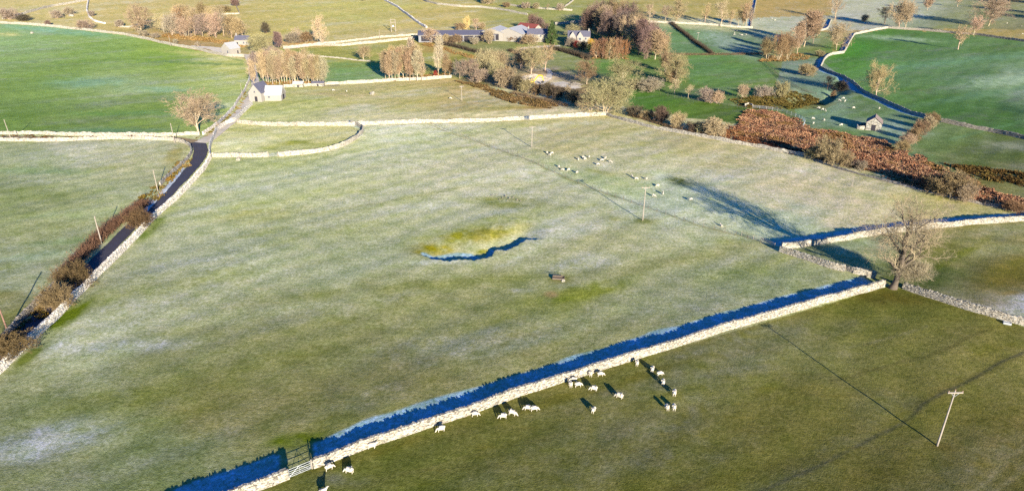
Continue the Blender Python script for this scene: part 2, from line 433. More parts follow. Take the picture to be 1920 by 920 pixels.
# patches of a different growth, worn ground and standing frost: u, v, half width, half height, turn (deg), colour, strength
G2, FR, OLV = (116, 124, 34), (196, 200, 196), (128, 124, 30)
PATCH = [(815, 467, 42, 10, 0, (132, 124, 18), .95), (865, 444, 42, 12, -8, (126, 126, 26), .85), (920, 440, 46, 12, -10, (138, 132, 50), .75), (905, 472, 18, 5, 0, (130, 128, 40), .7), (960, 430, 40, 9, -12, (140, 138, 60), .5),
         (1020, 448, 50, 10, -8, (178, 178, 154), .5), (1080, 430, 60, 9, -8, (180, 180, 156), .5), (830, 492, 70, 4, 0, (184, 186, 162), .6), (970, 482, 30, 5, -25, (184, 186, 162), .6),
         (960, 384, 60, 6, 2, (120, 126, 50), .6), (915, 372, 45, 5, -4, (126, 130, 40), .7), (930, 362, 70, 8, 0, (182, 180, 160), .45), (990, 376, 40, 5, 8, (122, 126, 58), .5),
         (1110, 545, 70, 14, -12, (116, 124, 30), .6), (1035, 551, 13, 5, 0, (150, 128, 86), .85), (1047, 522, 24, 9, 0, (120, 112, 70), .6), (1010, 522, 60, 10, -6, (112, 122, 48), .4), (980, 545, 18, 3, 0, (172, 170, 154), .4),
         (1205, 415, 22, 5, 0, (112, 118, 44), .6), (1155, 412, 24, 5, 0, (126, 128, 50), .5), (560, 822, 60, 14, -12, (88, 100, 18), .75), (620, 790, 60, 14, -14, (104, 108, 34), .4),
         (200, 650, 120, 12, -3, (166, 170, 168), .55), (110, 820, 110, 26, -8, (166, 170, 168), .5), (30, 850, 60, 18, 0, (166, 170, 168), .45), (470, 590, 200, 10, -9, (158, 162, 118), .4), (290, 590, 90, 8, -4, (154, 160, 118), .4),
         (130, 590, 60, 14, -35, (88, 104, 16), .8), (280, 430, 40, 10, -40, (96, 116, 22), .8), (60, 668, 40, 10, -35, (84, 98, 20), .7), (480, 405, 90, 12, -5, (146, 146, 70), .55), (300, 740, 180, 16, -8, (100, 106, 44), .4),
         (700, 545, 180, 10, -6, (116, 122, 56), .4), (500, 680, 160, 14, -10, (100, 106, 42), .4), (850, 530, 140, 8, -4, (118, 122, 56), .4), (1200, 500, 150, 10, -10, (128, 128, 70), .4), (1330, 600, 130, 10, -14, (152, 156, 108), .4),
         (1000, 640, 180, 9, -14, (136, 142, 112), .35), (1130, 585, 160, 9, -12, (150, 154, 108), .35), (450, 420, 130, 14, -6, (166, 170, 128), .4), (700, 440, 120, 9, -4, (166, 168, 120), .35), (620, 340, 130, 8, 0, (174, 176, 124), .35),
         (1280, 352, 70, 12, 24, (178, 186, 156), .5), (1380, 400, 120, 22, 24, (170, 180, 146), .55), (1520, 440, 80, 16, 24, (162, 172, 138), .5), (1275, 341, 22, 7, 10, (92, 98, 26), .75), (1150, 345, 120, 16, 14, (160, 172, 120), .5), (1080, 322, 80, 8, 14, (146, 156, 112), .5),
         (1120, 322, 30, 4, 10, (134, 138, 70), .5), (1040, 300, 60, 10, 10, (150, 158, 116), .4), (1560, 355, 140, 14, 8, (184, 172, 124), .4), (1640, 372, 80, 8, 14, (178, 176, 130), .4),
         (560, 268, 26, 5, 0, (134, 140, 44), .7), (510, 278, 18, 6, 0, (142, 150, 60), .5), (470, 245, 40, 4, 2, (158, 158, 70), .4), (980, 203, 30, 3, 0, (160, 120, 60), .6), (1010, 201, 26, 3, 3, (158, 116, 58), .6), (940, 203, 60, 4, -3, (146, 140, 58), .5),
         (820, 217, 200, 5, -1, (202, 192, 144), .7), (1030, 211, 70, 5, 2, (202, 190, 146), .6), (560, 222, 110, 4, 0, (192, 190, 128), .5), (640, 178, 90, 3, 2, (182, 166, 124), .5),
         (170, 155, 70, 9, -2, (126, 160, 126), .55), (300, 168, 60, 6, 0, (134, 166, 130), .5), (400, 120, 90, 2, 2, (72, 112, 58), .5), (230, 245, 100, 5, 0, (94, 128, 96), .5), (260, 212, 120, 5, -1, (86, 132, 60), .4), (110, 58, 100, 6, 5, (112, 156, 130), .5), (15, 65, 22, 3, 0, (198, 190, 128), .6),
         (400, 105, 80, 4, 6, (202, 190, 128), .4), (700, 10, 120, 6, 0, (170, 168, 96), .4), (640, 30, 90, 8, 10, (166, 164, 96), .4), (700, 92, 60, 8, 0, (150, 152, 84), .3), (560, 82, 50, 6, 0, (176, 138, 90), .6),
         (1450, 60, 70, 16, 10, (152, 160, 138), .55), (1330, 52, 110, 5, 3, (172, 168, 128), .6), (1270, 38, 90, 6, 2, (178, 172, 134), .5), (1370, 84, 60, 14, 20, (140, 156, 144), .5), (1680, 72, 70, 4, 4, (152, 170, 138), .5), (1880, 152, 70, 9, -6, (152, 172, 138), .55), (1800, 115, 140, 7, -6, (100, 134, 104), .4), (1850, 175, 130, 6, -10, (98, 130, 96), .4),
         (1900, 205, 30, 8, 15, (56, 86, 50), .6), (1590, 92, 40, 14, 0, (64, 118, 40), .6), (1680, 240, 60, 10, 10, (136, 152, 136), .6), (1600, 235, 70, 9, 8, (126, 146, 124), .4), (1900, 275, 60, 6, 8, (136, 140, 112), .5), (1780, 292, 90, 4, 10, (120, 128, 84), .4),
         (1880, 470, 60, 10, -6, (148, 150, 104), .4), (1800, 478, 60, 7, -30, (112, 116, 30), .55), (1600, 455, 60, 8, -8, (132, 146, 116), .4), (1900, 505, 60, 12, 0, (104, 98, 36), .5), (1715, 515, 60, 18, 10, (70, 86, 30), .5), (1895, 550, 20, 4, 0, (128, 108, 50), .5),
         (1190, 790, 120, 14, -10, (92, 92, 58), .3), (1460, 650, 70, 10, -10, (112, 110, 74), .4), (1300, 800, 250, 8, -22, (94, 92, 54), .3), (1000, 860, 260, 12, -8, (88, 88, 48), .3), (640, 900, 40, 10, 0, (104, 106, 90), .5), (690, 850, 120, 8, -18, (86, 82, 26), .5), (1100, 735, 240, 8, -17, (92, 90, 30), .5),
         (1670, 560, 70, 14, 6, (78, 72, 22), .6), (1560, 620, 100, 10, -12, (104, 104, 66), .4), (1760, 835, 22, 6, 0, (74, 66, 24), .7), (1900, 800, 60, 14, -40, (96, 88, 46), .3), (1450, 880, 200, 12, -12, (78, 74, 30), .3), (1800, 720, 120, 8, -25, (82, 76, 30), .3),
         (330, 290, 22, 10, -50, (150, 140, 76), .6), (170, 400, 120, 8, -4, (152, 168, 118), .4), (80, 320, 90, 6, 0, (112, 142, 88), .4), (150, 450, 90, 8, -6, (108, 134, 84), .4), (60, 480, 90, 8, -4, (152, 170, 128), .4),
         (1030, 152, 40, 7, 10, (202, 190, 158), .7), (1000, 148, 34, 8, 0, (208, 180, 118), .8)]
# narrow marks: worn paths, wheel tracks, old ditches: points, half width (m), colour, strength
LINES = [([(1920, 657), (1860, 690), (1800, 720), (1740, 752), (1690, 795), (1640, 822), (1560, 858), (1460, 905), (1400, 930)], .24, (56, 58, 48), .6), ([(1860, 617), (1800, 640), (1740, 668), (1640, 690), (1560, 715)], .3, (70, 68, 32), .5),
         ([(1920, 838), (1870, 880), (1830, 925)], .3, (120, 114, 84), .45), ([(1935, 862), (1890, 905), (1870, 925)], .3, (120, 114, 84), .45), ([(1590, 650), (1640, 640), (1740, 612)], .3, (112, 108, 76), .35),
         ([(800, 232), (900, 268), (1000, 305), (1100, 350), (1200, 385), (1300, 420), (1400, 446), (1452, 464)], .35, (120, 112, 66), .5), ([(500, 412), (620, 395), (760, 372), (860, 352)], .7, (140, 140, 76), .35),
         ([(370, 470), (500, 430), (640, 408)], .6, (146, 146, 86), .3), ([(1330, 680), (1500, 640), (1700, 600)], .25, (112, 108, 74), .3), ([(1140, 820), (1300, 760), (1480, 700)], .3, (108, 104, 66), .35), ([(700, 905), (900, 850), (1100, 800)], .3, (98, 96, 54), .3),
         ([(640, 30), (700, 55), (730, 78)], .9, (160, 152, 90), .4), ([(380, 104), (420, 106), (466, 118)], 1.0, (84, 124, 64), .5), ([(0, 118), (200, 112), (466, 119)], .6, (76, 120, 60), .4), ([(1500, 115), (1700, 108), (1900, 82)], .8, (62, 96, 54), .5),
         ([(1560, 232), (1640, 222), (1740, 226)], .6, (130, 146, 112), .4), ([(1780, 262), (1900, 232), (1950, 218)], .8, (96, 130, 92), .4), ([(640, 740), (800, 690), (960, 640)], .6, (98, 102, 50), .3), ([(860, 590), (1000, 560), (1200, 512)], .7, (110, 116, 50), .3)]

def value_noise(x, y, seed):
    rng = np.random.default_rng(seed)
    T = rng.random((256, 256))
    xi, yi = np.floor(x).astype(int), np.floor(y).astype(int)
    fx, fy = x - xi, y - yi
    fx, fy = fx * fx * (3 - 2 * fx), fy * fy * (3 - 2 * fy)
    g = lambda a, b: T[a % 256, b % 256]
    return (g(xi, yi) * (1 - fx) + g(xi + 1, yi) * fx) * (1 - fy) + (g(xi, yi + 1) * (1 - fx) + g(xi + 1, yi + 1) * fx) * fy

def inside(poly, u, v):
    r = np.zeros(u.shape, bool)
    n = len(poly)
    for i in range(n):
        x0, y0 = poly[i]; x1, y1 = poly[(i + 1) % n]
        if y0 == y1: continue
        c = ((y0 > v) != (y1 > v)) & (u < (x1 - x0) * (v - y0) / (y1 - y0) + x0)
        r ^= c
    return r

def dist_polyline(A, x, y):
    d = np.full(x.shape, 1e9)
    for (ax, ay), (bx, by) in zip(A[:-1], A[1:]):
        L = (bx - ax) ** 2 + (by - ay) ** 2 + 1e-9
        t = np.clip(((x - ax) * (bx - ax) + (y - ay) * (by - ay)) / L, 0, 1)
        d = np.minimum(d, np.hypot(x - ax - t * (bx - ax), y - ay - t * (by - ay)))
    return d

SHADE_FROST_LINES = []      # (world polyline, reach in metres): unmelted frost swept along cast shadows, shadow blue mixed into its colour
def ground_colours(x, y, z):
    u, v, zz = project(x, y, z)
    bad = (zz < 5)
    u = np.where(bad, 960, u); v = np.where(bad, 3000, v)
    u = np.clip(u, -880, 2680); v = np.clip(v, -190, 2500)
    n1 = value_noise(x / 5.0, y / 5.0, 1) - 0.5
    n2 = value_noise(x / 5.0 + 40, y / 5.0, 2) - 0.5
    n3 = value_noise(x / 1.4, y / 1.4, 3) - 0.5
    n4 = value_noise(x / 22.0, y / 22.0, 5) - 0.5
    sc = np.clip((v + 90) / 180, 0.4, 5)
    uj = u + (n1 * 6 + n3 * 2.5) * sc * 0.5
    vj = v + (n2 * 4 + n3 * 1.5) * sc * 0.35
    def idw(ctrl, uu, vv):
        num = np.zeros(uu.shape + (3,)); den = np.zeros(uu.shape)
        for cu, cv, c in ctrl:
            wgt = 1.0 / (((uu - cu) / 1.0) ** 2 + ((vv - cv) * 2.4) ** 2 + 900.0) ** 1.6
            num += wgt[..., None] * srgb(c); den += wgt
        return num / den[..., None]
    u2 = u + n4 * 90 * np.clip(sc, 0.5, 3) * 0.5
    v2 = v + n1 * 26 * np.clip(sc, 0.3, 3) * 0.5
    C = idw(BIG, u2, v2)
    for poly, ctrl in REGIONS:
        m = inside(poly, u + n3 * 1.5, v + n3 * 0.8)
        if m.any(): C[m] = idw(ctrl, u2[m], v2[m]) * ((.80, .80, .76) if ctrl is HILL else (1, 1, 1))
    # drifts of frost and of greener grass, drawn out along the old ploughing
    ca, sa = math.cos(math.radians(29)), math.sin(math.radians(29))
    xr, yr = x * ca + y * sa, -x * sa + y * ca
    d1 = value_noise(xr / 38 + 3 + n4 * .8, yr / 8.5 + n1 * .5, 7) * .6 + value_noise(xr / 15 + 9, yr / 4.2 + n1 * .6, 8) * .4
    d2 = value_noise(xr / 30 + 31 + n4 * .8, yr / 7.0 + n1 * .5, 9) * .6 + value_noise(xr / 11 + 19, yr / 3.6 + n1 * .6, 10) * .4
    mean = C.mean(1, keepdims=True)
    k = (np.clip((d1 - .5) * 3.2, 0, 1) * (.55 + .9 * n3 + .5 * n1)).clip(0, .75)[:, None]
    C = C * (1 - k) + ((.6 * mean * np.array((1.03, 1.06, .92)) + .4 * C) * 1.22 + .012) * k
    k = (np.clip((d2 - .52) * 3.4, 0, 1) * (.6 + .8 * n3)).clip(0, .8)[:, None]
    C = C * (1 - k) + C * np.array((.80, .84, .48)) * k
    for pu, pv, ru, rv, rot, col, st in PATCH:
        a = math.radians(rot)
        du, dv = uj - pu, vj - pv
        e = ((du * math.cos(a) + dv * math.sin(a)) / ru) ** 2 + ((-du * math.sin(a) + dv * math.cos(a)) / rv) ** 2
        m = e < 6
        if not m.any(): continue
        k = min(1, st * 1.3) * np.clip(np.exp(-e[m] ** 1.3 * 0.8) * (1 + 1.0 * n1[m] + 0.9 * n3[m]), 0, 1)
        C[m] = C[m] * (1 - k[:, None]) + srgb(col) * k[:, None]
    C = C / K_LIGHT
    for px, hw, col, st in LINES:
        A = np.array([at(*p)[:2] for p in px])
        lo, hi = A.min(0) - 6, A.max(0) + 6
        m = (x > lo[0]) & (x < hi[0]) & (y > lo[1]) & (y < hi[1])
        if not m.any(): continue
        d = dist_polyline(A, x[m] + n1[m] * .7, y[m] + n2[m] * .7)
        k = st * np.exp(-(d / hw) ** 2 * 0.6) * np.clip(1 + .6 * n1[m] + .5 * n3[m], 0.3, 1.3)
        C[m] = C[m] * (1 - k[:, None]) + srgb(col) / K_LIGHT * k[:, None]
    for A, reach in SHADE_FROST_LINES:
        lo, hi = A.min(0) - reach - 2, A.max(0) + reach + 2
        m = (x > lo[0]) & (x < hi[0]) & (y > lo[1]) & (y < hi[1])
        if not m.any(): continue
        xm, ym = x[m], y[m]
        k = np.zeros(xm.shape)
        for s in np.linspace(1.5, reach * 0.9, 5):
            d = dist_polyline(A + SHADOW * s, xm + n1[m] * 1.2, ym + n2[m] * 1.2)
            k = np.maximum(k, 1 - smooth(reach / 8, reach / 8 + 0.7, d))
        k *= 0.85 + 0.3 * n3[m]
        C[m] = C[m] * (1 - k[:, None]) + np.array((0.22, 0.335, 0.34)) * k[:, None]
    return np.clip(C, 0.004, 0.8)

def build_ground():
    # one polar sheet round the point below the camera, finer where it is near
    al = np.radians(np.concatenate([np.linspace(-180, -52, 60)[:-1], np.linspace(-52, 52, 1000), np.linspace(52, 180, 60)[1:]]))
    dep = np.arctan((np.concatenate([np.linspace(1500, 925, 60)[:-1], np.linspace(925, -40, 660), np.linspace(-40, -82, 40)[1:]]) - CY) / F) + PITCH
    r = HC / np.tan(np.clip(dep, math.radians(0.35), 1.5))
    r = np.concatenate([[0.5, 8, 16], r[r > 17], [9000, 14000]])
    R, A = np.meshgrid(r, al, indexing='ij')
    X, Y = R * np.sin(A), R * np.cos(A)
    Z = terrain(X, Y)
    far = smooth(1500, 5000, R)
    Z = Z * (1 - far) + 60 * far
    nr, na = X.shape
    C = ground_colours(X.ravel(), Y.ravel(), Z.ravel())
    i, j = np.meshgrid(np.arange(nr - 1), np.arange(na - 1), indexing='ij')
    a = i * na + j
    Fq = np.stack([a, a + na, a + na + 1, a + 1], -1).reshape(-1, 4)[:, ::-1]
    Fq = np.ascontiguousarray(Fq)
    V = np.stack([X, Y, Z], -1).reshape(-1, 3)
    m, t, bs = nodes('frosted_pasture')
    att = N(t, 'ShaderNodeAttribute', attribute_name='growth')
    p = position(t)
    c = att.outputs['Color']
    rot = N(t, 'ShaderNodeMapping'); rot.inputs['Rotation'].default_value = (0, 0, math.radians(-29)); rot.inputs['Scale'].default_value = (0.10, 0.75, 1)
    t.links.new(p, rot.inputs['Vector'])
    c = mixc(t, 'MULTIPLY', 1.0, c, ramp(t, noise(t, 1.0, 5, 0.6, rot.outputs[0]), [(0.3, 0.90), (0.7, 1.10)]))
    c = mixc(t, 'MULTIPLY', 1.0, c, ramp(t, noise(t, 0.22, 7, 0.75, p), [(0.3, (0.72, 0.80, 0.62)), (0.7, (1.28, 1.2, 1.4))]))
    c = mixc(t, 'MULTIPLY', 1.0, c, ramp(t, noise(t, 1.7, 5, 0.8, p), [(0.28, (0.50, 0.54, 0.30)), (0.5, (1, 1, 1)), (0.72, (1.5, 1.46, 1.8))]))
    c = mixc(t, 'MULTIPLY', 1.0, c, ramp(t, noise(t, 0.8, 9, 0.85, p), [(0.40, (.84, .86, .72)), (0.60, (1.15, 1.13, 1.25))]))
    straw = ramp(t, noise(t, 1.1, 6, 0.75, rot.outputs[0]), [(0.55, 0.0), (0.75, 0.38)])
    c = mixc(t, 'MIX', straw, c, mixc(t, 'MULTIPLY', 1.0, c, (1.5, 1.2, 0.9)))
    t.links.new(c, bs.inputs['Base Color'])
    bs.inputs['Roughness'].default_value = 0.95
    bs.inputs['Specular IOR Level'].default_value = 0.05
    add = N(t, 'ShaderNodeMath', operation='ADD')
    t.links.new(noise(t, 1.3, 6, 0.7, p), add.inputs[0]); t.links.new(noise(t, 5.0, 4, 0.7, p), add.inputs[1])
    bump(t, bs, add.outputs[0], 0.7, 0.13)
    me = quick_mesh('ground', V, Fq, m, True)
    at_ = me.attributes.new('growth', 'FLOAT_COLOR', 'POINT')
    at_.data.foreach_set('color', np.concatenate([C, np.ones((len(C), 1))], 1).astype(np.float32).ravel())
    return tag(link('ground', me), kind='structure')

# ------------------------------------------------------------------ dry stone walls
def wall_mesh(A, h, near, rng, ht_jit=0.12, width=0.62):
    """A: world polyline. near: every stone is built; else a rough coursed body with a ragged cope."""
    T, Nn = tangents(A)
    mb = MB()
    seg = np.concatenate([[0], np.cumsum(np.hypot(*np.diff(A, axis=0).T))])
    L = seg[-1]
    def pos(s):
        return np.array([np.interp(s, seg, A[:, 0]), np.interp(s, seg, A[:, 1])])
    ph = rng.uniform(0, 9, 4)
    def top(s): return h + ht_jit * (math.sin(s * 0.31 + ph[0]) + 0.7 * math.sin(s * 0.83 + ph[1]) + 0.5 * math.sin(s * 2.1 + ph[2])) - 0.2 * max(0.0, math.sin(s * 0.17 + ph[3]) * math.sin(s * 0.063 + ph[0]) - 0.35)
    if near:
        core = np.arange(0, L, 1.0)
        n = max(2, int(L / 1.0))
        ss = np.linspace(0.05, L - 0.05, n)
        P = np.array([pos(s) for s in ss])
        t2, n2 = tangents(P)
        rows = []
        for i, s in enumerate(ss):
            z0 = gz(*P[i]); hh = top(s) - 0.12
            for off, zz in ((-width / 2 + .09, -0.3), (-width / 3 + .07, hh), (width / 3 - .07, hh), (width / 2 - .09, -0.3)):
                q = P[i] + n2[i] * off
                rows.append((q[0], q[1], z0 + zz))
        f = []
        for i in range(n - 1):
            for k in range(3): f.append((i * 4 + k, i * 4 + k + 1, i * 4 + 4 + k + 1, i * 4 + 4 + k))
        f += [(0, 1, 2, 3), ((n - 1) * 4 + 3, (n - 1) * 4 + 2, (n - 1) * 4 + 1, (n - 1) * 4)]
        mb.add(rows, f)
        for side in (-1, 1):
            z = -0.08
            while z < h + 0.2:
                ch = rng.uniform(0.13, 0.21)
                s = rng.uniform(0, 0.2)
                while s < L:
                    ln = rng.uniform(0.2, 0.52)
                    sm = min(s + ln / 2, L)
                    if z + ch < top(sm) - 0.08:
                        p = pos(sm); i = min(int(np.searchsorted(seg, sm)), len(A) - 1)
                        k = z / h
                        q = p + Nn[i] * side * (width / 2 - 0.10 - 0.12 * k + rng.uniform(-0.03, 0.04))
                        mb.box((q[0], q[1], gz(*p) + z + ch / 2), (ln * 0.97, 0.24, ch * 0.97), math.atan2(T[i, 1], T[i, 0]) + rng.uniform(-.07, .07), 0.028, rng)
                    s += ln
                z += ch
        s = 0.1
        while s < L:                                         # the cope: stones set on edge
            ln = rng.uniform(0.14, 0.34)
            p = pos(s + ln / 2); i = min(int(np.searchsorted(seg, s + ln / 2)), len(A) - 1)
            hh = rng.uniform(0.2, 0.36)
            mb.box((p[0], p[1], gz(*p) + top(s) + hh / 2 - 0.12), (ln, rng.uniform(0.36, 0.52), hh), math.atan2(T[i, 1], T[i, 0]) + rng.uniform(-.15, .15), 0.04, rng, (rng.uniform(-.2, .2), rng.uniform(-.1, .1)))
            s += ln * 0.95
        return mb
    step = 0.9 if L < 260 else 1.3
    n = max(3, int(L / step))
    ss = np.linspace(0, L, n)
    P = np.array([pos(s) for s in ss])
    t2, n2 = tangents(P)
    prof = [(-.5, -0.3), (-.46, .25), (-.41, .55), (-.36, .85), (-.2, 1.0), (.2, 1.0), (.36, .85), (.41, .55), (.46, .25), (.5, -0.3)]
    k = len(prof)
    rows = []
    for i, s in enumerate(ss):
        z0 = gz(*P[i]); hh = top(s) + rng.uniform(-.14, .14)
        for o, zz in prof:
            q = P[i] + n2[i] * (o * width + rng.uniform(-.05, .05)) + t2[i] * rng.uniform(-.15, .15)
            rows.append((q[0], q[1], z0 + (zz * hh if zz > 0 else zz) + rng.uniform(-.04, .04) * (zz > 0)))
    f = []
    for i in range(n - 1):
        for j in range(k - 1): f.append((i * k + j, i * k + j + 1, (i + 1) * k + j + 1, (i + 1) * k + j))
    f += [tuple(range(k)), tuple((n - 1) * k + j for j in range(k))[::-1]]
    mb.add(rows, f)
    return mb

WALLS_BUILT = []
def stone_wall(px, h, label, near=False, mat='stone', frost=0, seed=1, group=None, width=0.62):
    frost *= 0.84
    rng = np.random.default_rng(seed)
    A = resample(px, 0.8 if near else 1.5)
    mb = wall_mesh(A, h, near, rng, 0.07 if near else 0.1, width)
    o = mb.build('dry_stone_wall', M[mat])
    tag(o, label, 'wall', group)
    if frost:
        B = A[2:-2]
        SHADE_FROST_LINES.append((B[::max(1, len(B) // 40)], frost))
    return o

def ribbon(name, px, widths, mat, lift=0.05, step=1.2):
    A = resample(px, step)
    T, Nn = tangents(A)
    s = np.linspace(0, 1, len(A))
    W = np.interp(s, np.linspace(0, 1, len(widths)), widths)
    rng = np.random.default_rng(len(px))
    V, f = [], []
    cols = 7
    for i in range(len(A)):
        for k in range(cols):
            o = (k / (cols - 1) - 0.5) * W[i]
            if k in (0, cols - 1): o += rng.uniform(-.12, .12)
            q = A[i] + Nn[i] * o
            edge = 1 - (abs(k / (cols - 1) - 0.5) * 2) ** 4
            V.append((q[0], q[1], gz(*q) + lift + 0.04 * edge))
    for i in range(len(A) - 1):
        for k in range(cols - 1):
            a = i * cols + k
            f.append((a, a + 1, a + cols + 1, a + cols))
    mb = MB(); mb.add(V, f)
    return tag(mb.build(name, mat, None, True), kind='structure')
# ------------------------------------------------------------------ bare winter trees
def unit(v): return v / (np.linalg.norm(v) + 1e-9)
def grow_tree(seed, H, tr, clear, nch, ang, ratio, wig, trop, segs, lean=0.04, stems=1, spread=0.0, shape=None):
    """levels of tapered limbs; returns {level: [(points, radii)]}"""
    rng = np.random.default_rng(seed)
    levels = len(nch) + 1
    out = {i: [] for i in range(levels)}
    def grow(p, d, L, r, lev):
        n = segs[lev]
        pts, rad = [p], [r]
        for i in range(n):
            d = unit(d + rng.normal(0, wig[min(lev, len(wig) - 1)], 3) + np.array([0, 0, trop[min(lev, len(trop) - 1)]]))
            p = p + d * (L / n)
            if p[2] < 0.15: p[2] = 0.15
            pts.append(p)
            rad.append(r * (1 - (0.55 if lev == 0 else 0.72) * (i + 1) / n))
        out[lev].append((np.array(pts), np.array(rad)))
        if lev + 1 >= levels: return
        k = nch[lev]
        k = int(k * rng.uniform(0.8, 1.2) + 0.5)
        st = clear if lev == 0 else 0.18
        phase = rng.uniform(0, 6.28)
        for c in range(k):
            t = st + (1 - st) * ((c + rng.uniform(0.1, 0.9)) / k)
            x = t * n; i = min(int(x), n - 1); fr = x - i
            q = pts[i] * (1 - fr) + pts[i + 1] * fr
            rr = rad[i] * (1 - fr) + rad[i + 1] * fr
            ax = unit(pts[i + 1] - pts[i])
            phase += 2.4 + rng.uniform(-.5, .5)
            ref = np.array([1.0, 0, 0]) if abs(ax[2]) > 0.8 else np.array([0, 0, 1.0])
            a = unit(np.cross(ax, ref)); b = np.cross(ax, a)
            th = math.radians(ang[lev]) * rng.uniform(0.7, 1.25) * (1 - 0.35 * t if lev == 0 else 1)
            dd = unit(ax * math.cos(th) + (a * math.cos(phase) + b * math.sin(phase)) * math.sin(th))
            sh = 1.0
            if lev == 0:
                sh = shape(t) if shape else (0.55 + 0.9 * math.sin(math.pi * min(1, (t - st) / (1 - st) * 0.75 + 0.2)))
            LL = (L if lev else H) * ratio[lev] * sh * rng.uniform(0.75, 1.2)
            grow(q, dd, LL, min(rr * 0.75, rr * 0.6 + 0.002), lev + 1)
    for s in range(stems):
        a = rng.uniform(0, 6.28)
        sp = spread if stems > 1 else 0
        d = unit(np.array([math.cos(a) * (lean + sp * rng.uniform(.3, 1)), math.sin(a) * (lean + sp * rng.uniform(.3, 1)), 1.0]))
        p = np.array([math.cos(a), math.sin(a), 0]) * (0.25 * H * sp * rng.uniform(0.1, 0.8)) + np.array([0, 0, -0.25])
        grow(p, d, H * (0.86 if stems == 1 else rng.uniform(.55, .85)), tr * (1 if stems == 1 else rng.uniform(.6, 1)), 0)
    return out

def tree_meshes(kind, seed, H, split, twig_min, leaves=None, **kw):
    G = grow_tree(seed, H, **kw)
    def pack(levels, rmin):
        Vs, Fs, n = [], [], 0
        for l in levels:
            if not G[l]: continue
            P = np.array([g[0] for g in G[l]]); R = np.array([g[1] for g in G[l]])
            R = np.maximum(R, rmin)
            k = 8 if l == 0 else (6 if l == 1 else (4 if l == 2 else 3))
            V, Fc = tubes(P, R, k)
            Vs.append(V); Fs.append(Fc + n); n += len(V)
        return np.concatenate(Vs), np.concatenate(Fs)
    lv = sorted(G)
    V, Fc = pack([l for l in lv if l <= split], twig_min)
    trunk = quick_mesh('trunk', V, Fc, M['bark'], True)
    V, Fc = pack([l for l in lv if l > split], twig_min)
    top = max(V[:, 2].max(), 1)
    crown = quick_mesh('crown', V, Fc, M['twig'])
    res = {'trunk': trunk, 'crown': crown, 'H': float(np.percentile(V[:, 2], 99.7)), 'W': float(np.percentile(np.hypot(V[:, 0], V[:, 1]), 97) * 2)}
    if leaves:
        rng = np.random.default_rng(seed + 5)
        tips = np.concatenate([g[0][1:] for g in G[lv[-1]]])
        num, size = leaves
        c = tips[rng.integers(0, len(tips), num)] + rng.normal(0, size * 0.7, (num, 3))
        c[:, 2] = np.maximum(c[:, 2], 0.1)
        a = rng.normal(0, 1, (num, 3)); a /= np.linalg.norm(a, axis=1)[:, None]
        b = np.cross(a, rng.normal(0, 1, (num, 3))); b /= np.linalg.norm(b, axis=1)[:, None]
        s = rng.uniform(0.5, 1.2, (num, 1)) * size
        V = np.stack([c - a * s, c - b * s * .55, c + a * s, c + b * s * .55], 1).reshape(-1, 3)
        res['leaf'] = quick_mesh('leaves', V, np.arange(num * 4).reshape(-1, 4), M['leaf'])
    return res

PROTO = {}
def protos():
    for i in range(3):
        PROTO['broad', i] = tree_meshes('broad', 11 + i, 14, 1, 0.038, tr=0.42, clear=0.16, nch=[13, 8, 7, 6], ang=[66, 48, 45, 42], ratio=[0.46, 0.5, 0.5, 0.5], wig=[.07, .16, .2, .22], trop=[.02, .05, .06, .05], segs=[6, 5, 3, 2, 2])
        PROTO['tall', i] = tree_meshes('tall', 31 + i, 18, 0, 0.035, tr=0.22, clear=0.16, nch=[28, 8, 6, 4], ang=[44, 36, 36, 34], ratio=[0.2, 0.5, 0.5, 0.55], wig=[.03, .10, .14, .16], trop=[.05, .10, .10, .08], segs=[7, 4, 3, 2, 2])
        PROTO['bush', i] = tree_meshes('bush', 51 + i, 5, 1, 0.022, tr=0.10, clear=0.12, nch=[8, 6, 5, 4], ang=[46, 45, 45, 42], ratio=[0.34, 0.52, 0.5, 0.5], wig=[.12, .2, .22, .24], trop=[.02, .03, .04, .02], segs=[4, 3, 3, 2, 2], stems=7, spread=0.55)
    for i in range(2):
        PROTO['willow', i] = tree_meshes('willow', 71 + i, 13, 1, 0.03, tr=0.26, clear=0.16, nch=[9, 7, 6, 4], ang=[50, 46, 44, 40], ratio=[0.34, 0.52, 0.52, 0.5], wig=[.09, .16, .18, .2], trop=[.02, .05, .05, .03], segs=[5, 4, 3, 2, 2], stems=5, spread=0.6)
        PROTO['spare', i] = tree_meshes('spare', 81 + i, 14, 1, 0.036, tr=0.4, clear=0.3, nch=[12, 7, 6, 5], ang=[60, 46, 45, 42], ratio=[0.36, 0.5, 0.5, 0.5], wig=[.06, .15, .2, .22], trop=[.02, .05, .06, .05], segs=[6, 5, 3, 2, 2])
        PROTO['leafy', i] = tree_meshes('leafy', 91 + i, 12, 1, 0.03, leaves=(9000, 0.22), tr=0.3, clear=0.06, nch=[13, 7, 5, 4], ang=[64, 48, 45, 42], ratio=[0.42, 0.5, 0.5, 0.5], wig=[.05, .14, .2, .22], trop=[.04, .06, .05, .05], segs=[6, 4, 3, 2, 2])
    PROTO['conifer', 0] = tree_meshes('conifer', 101, 14, 0, 0.03, leaves=(16000, 0.26), tr=0.3, clear=0.05, nch=[34, 8, 4], ang=[80, 55, 45], ratio=[0.3, 0.42, 0.5], wig=[.02, .08, .12, .12], trop=[.02, .0, .0, .0], segs=[6, 4, 2, 2], shape=lambda t: 1.15 * (1.05 - t))

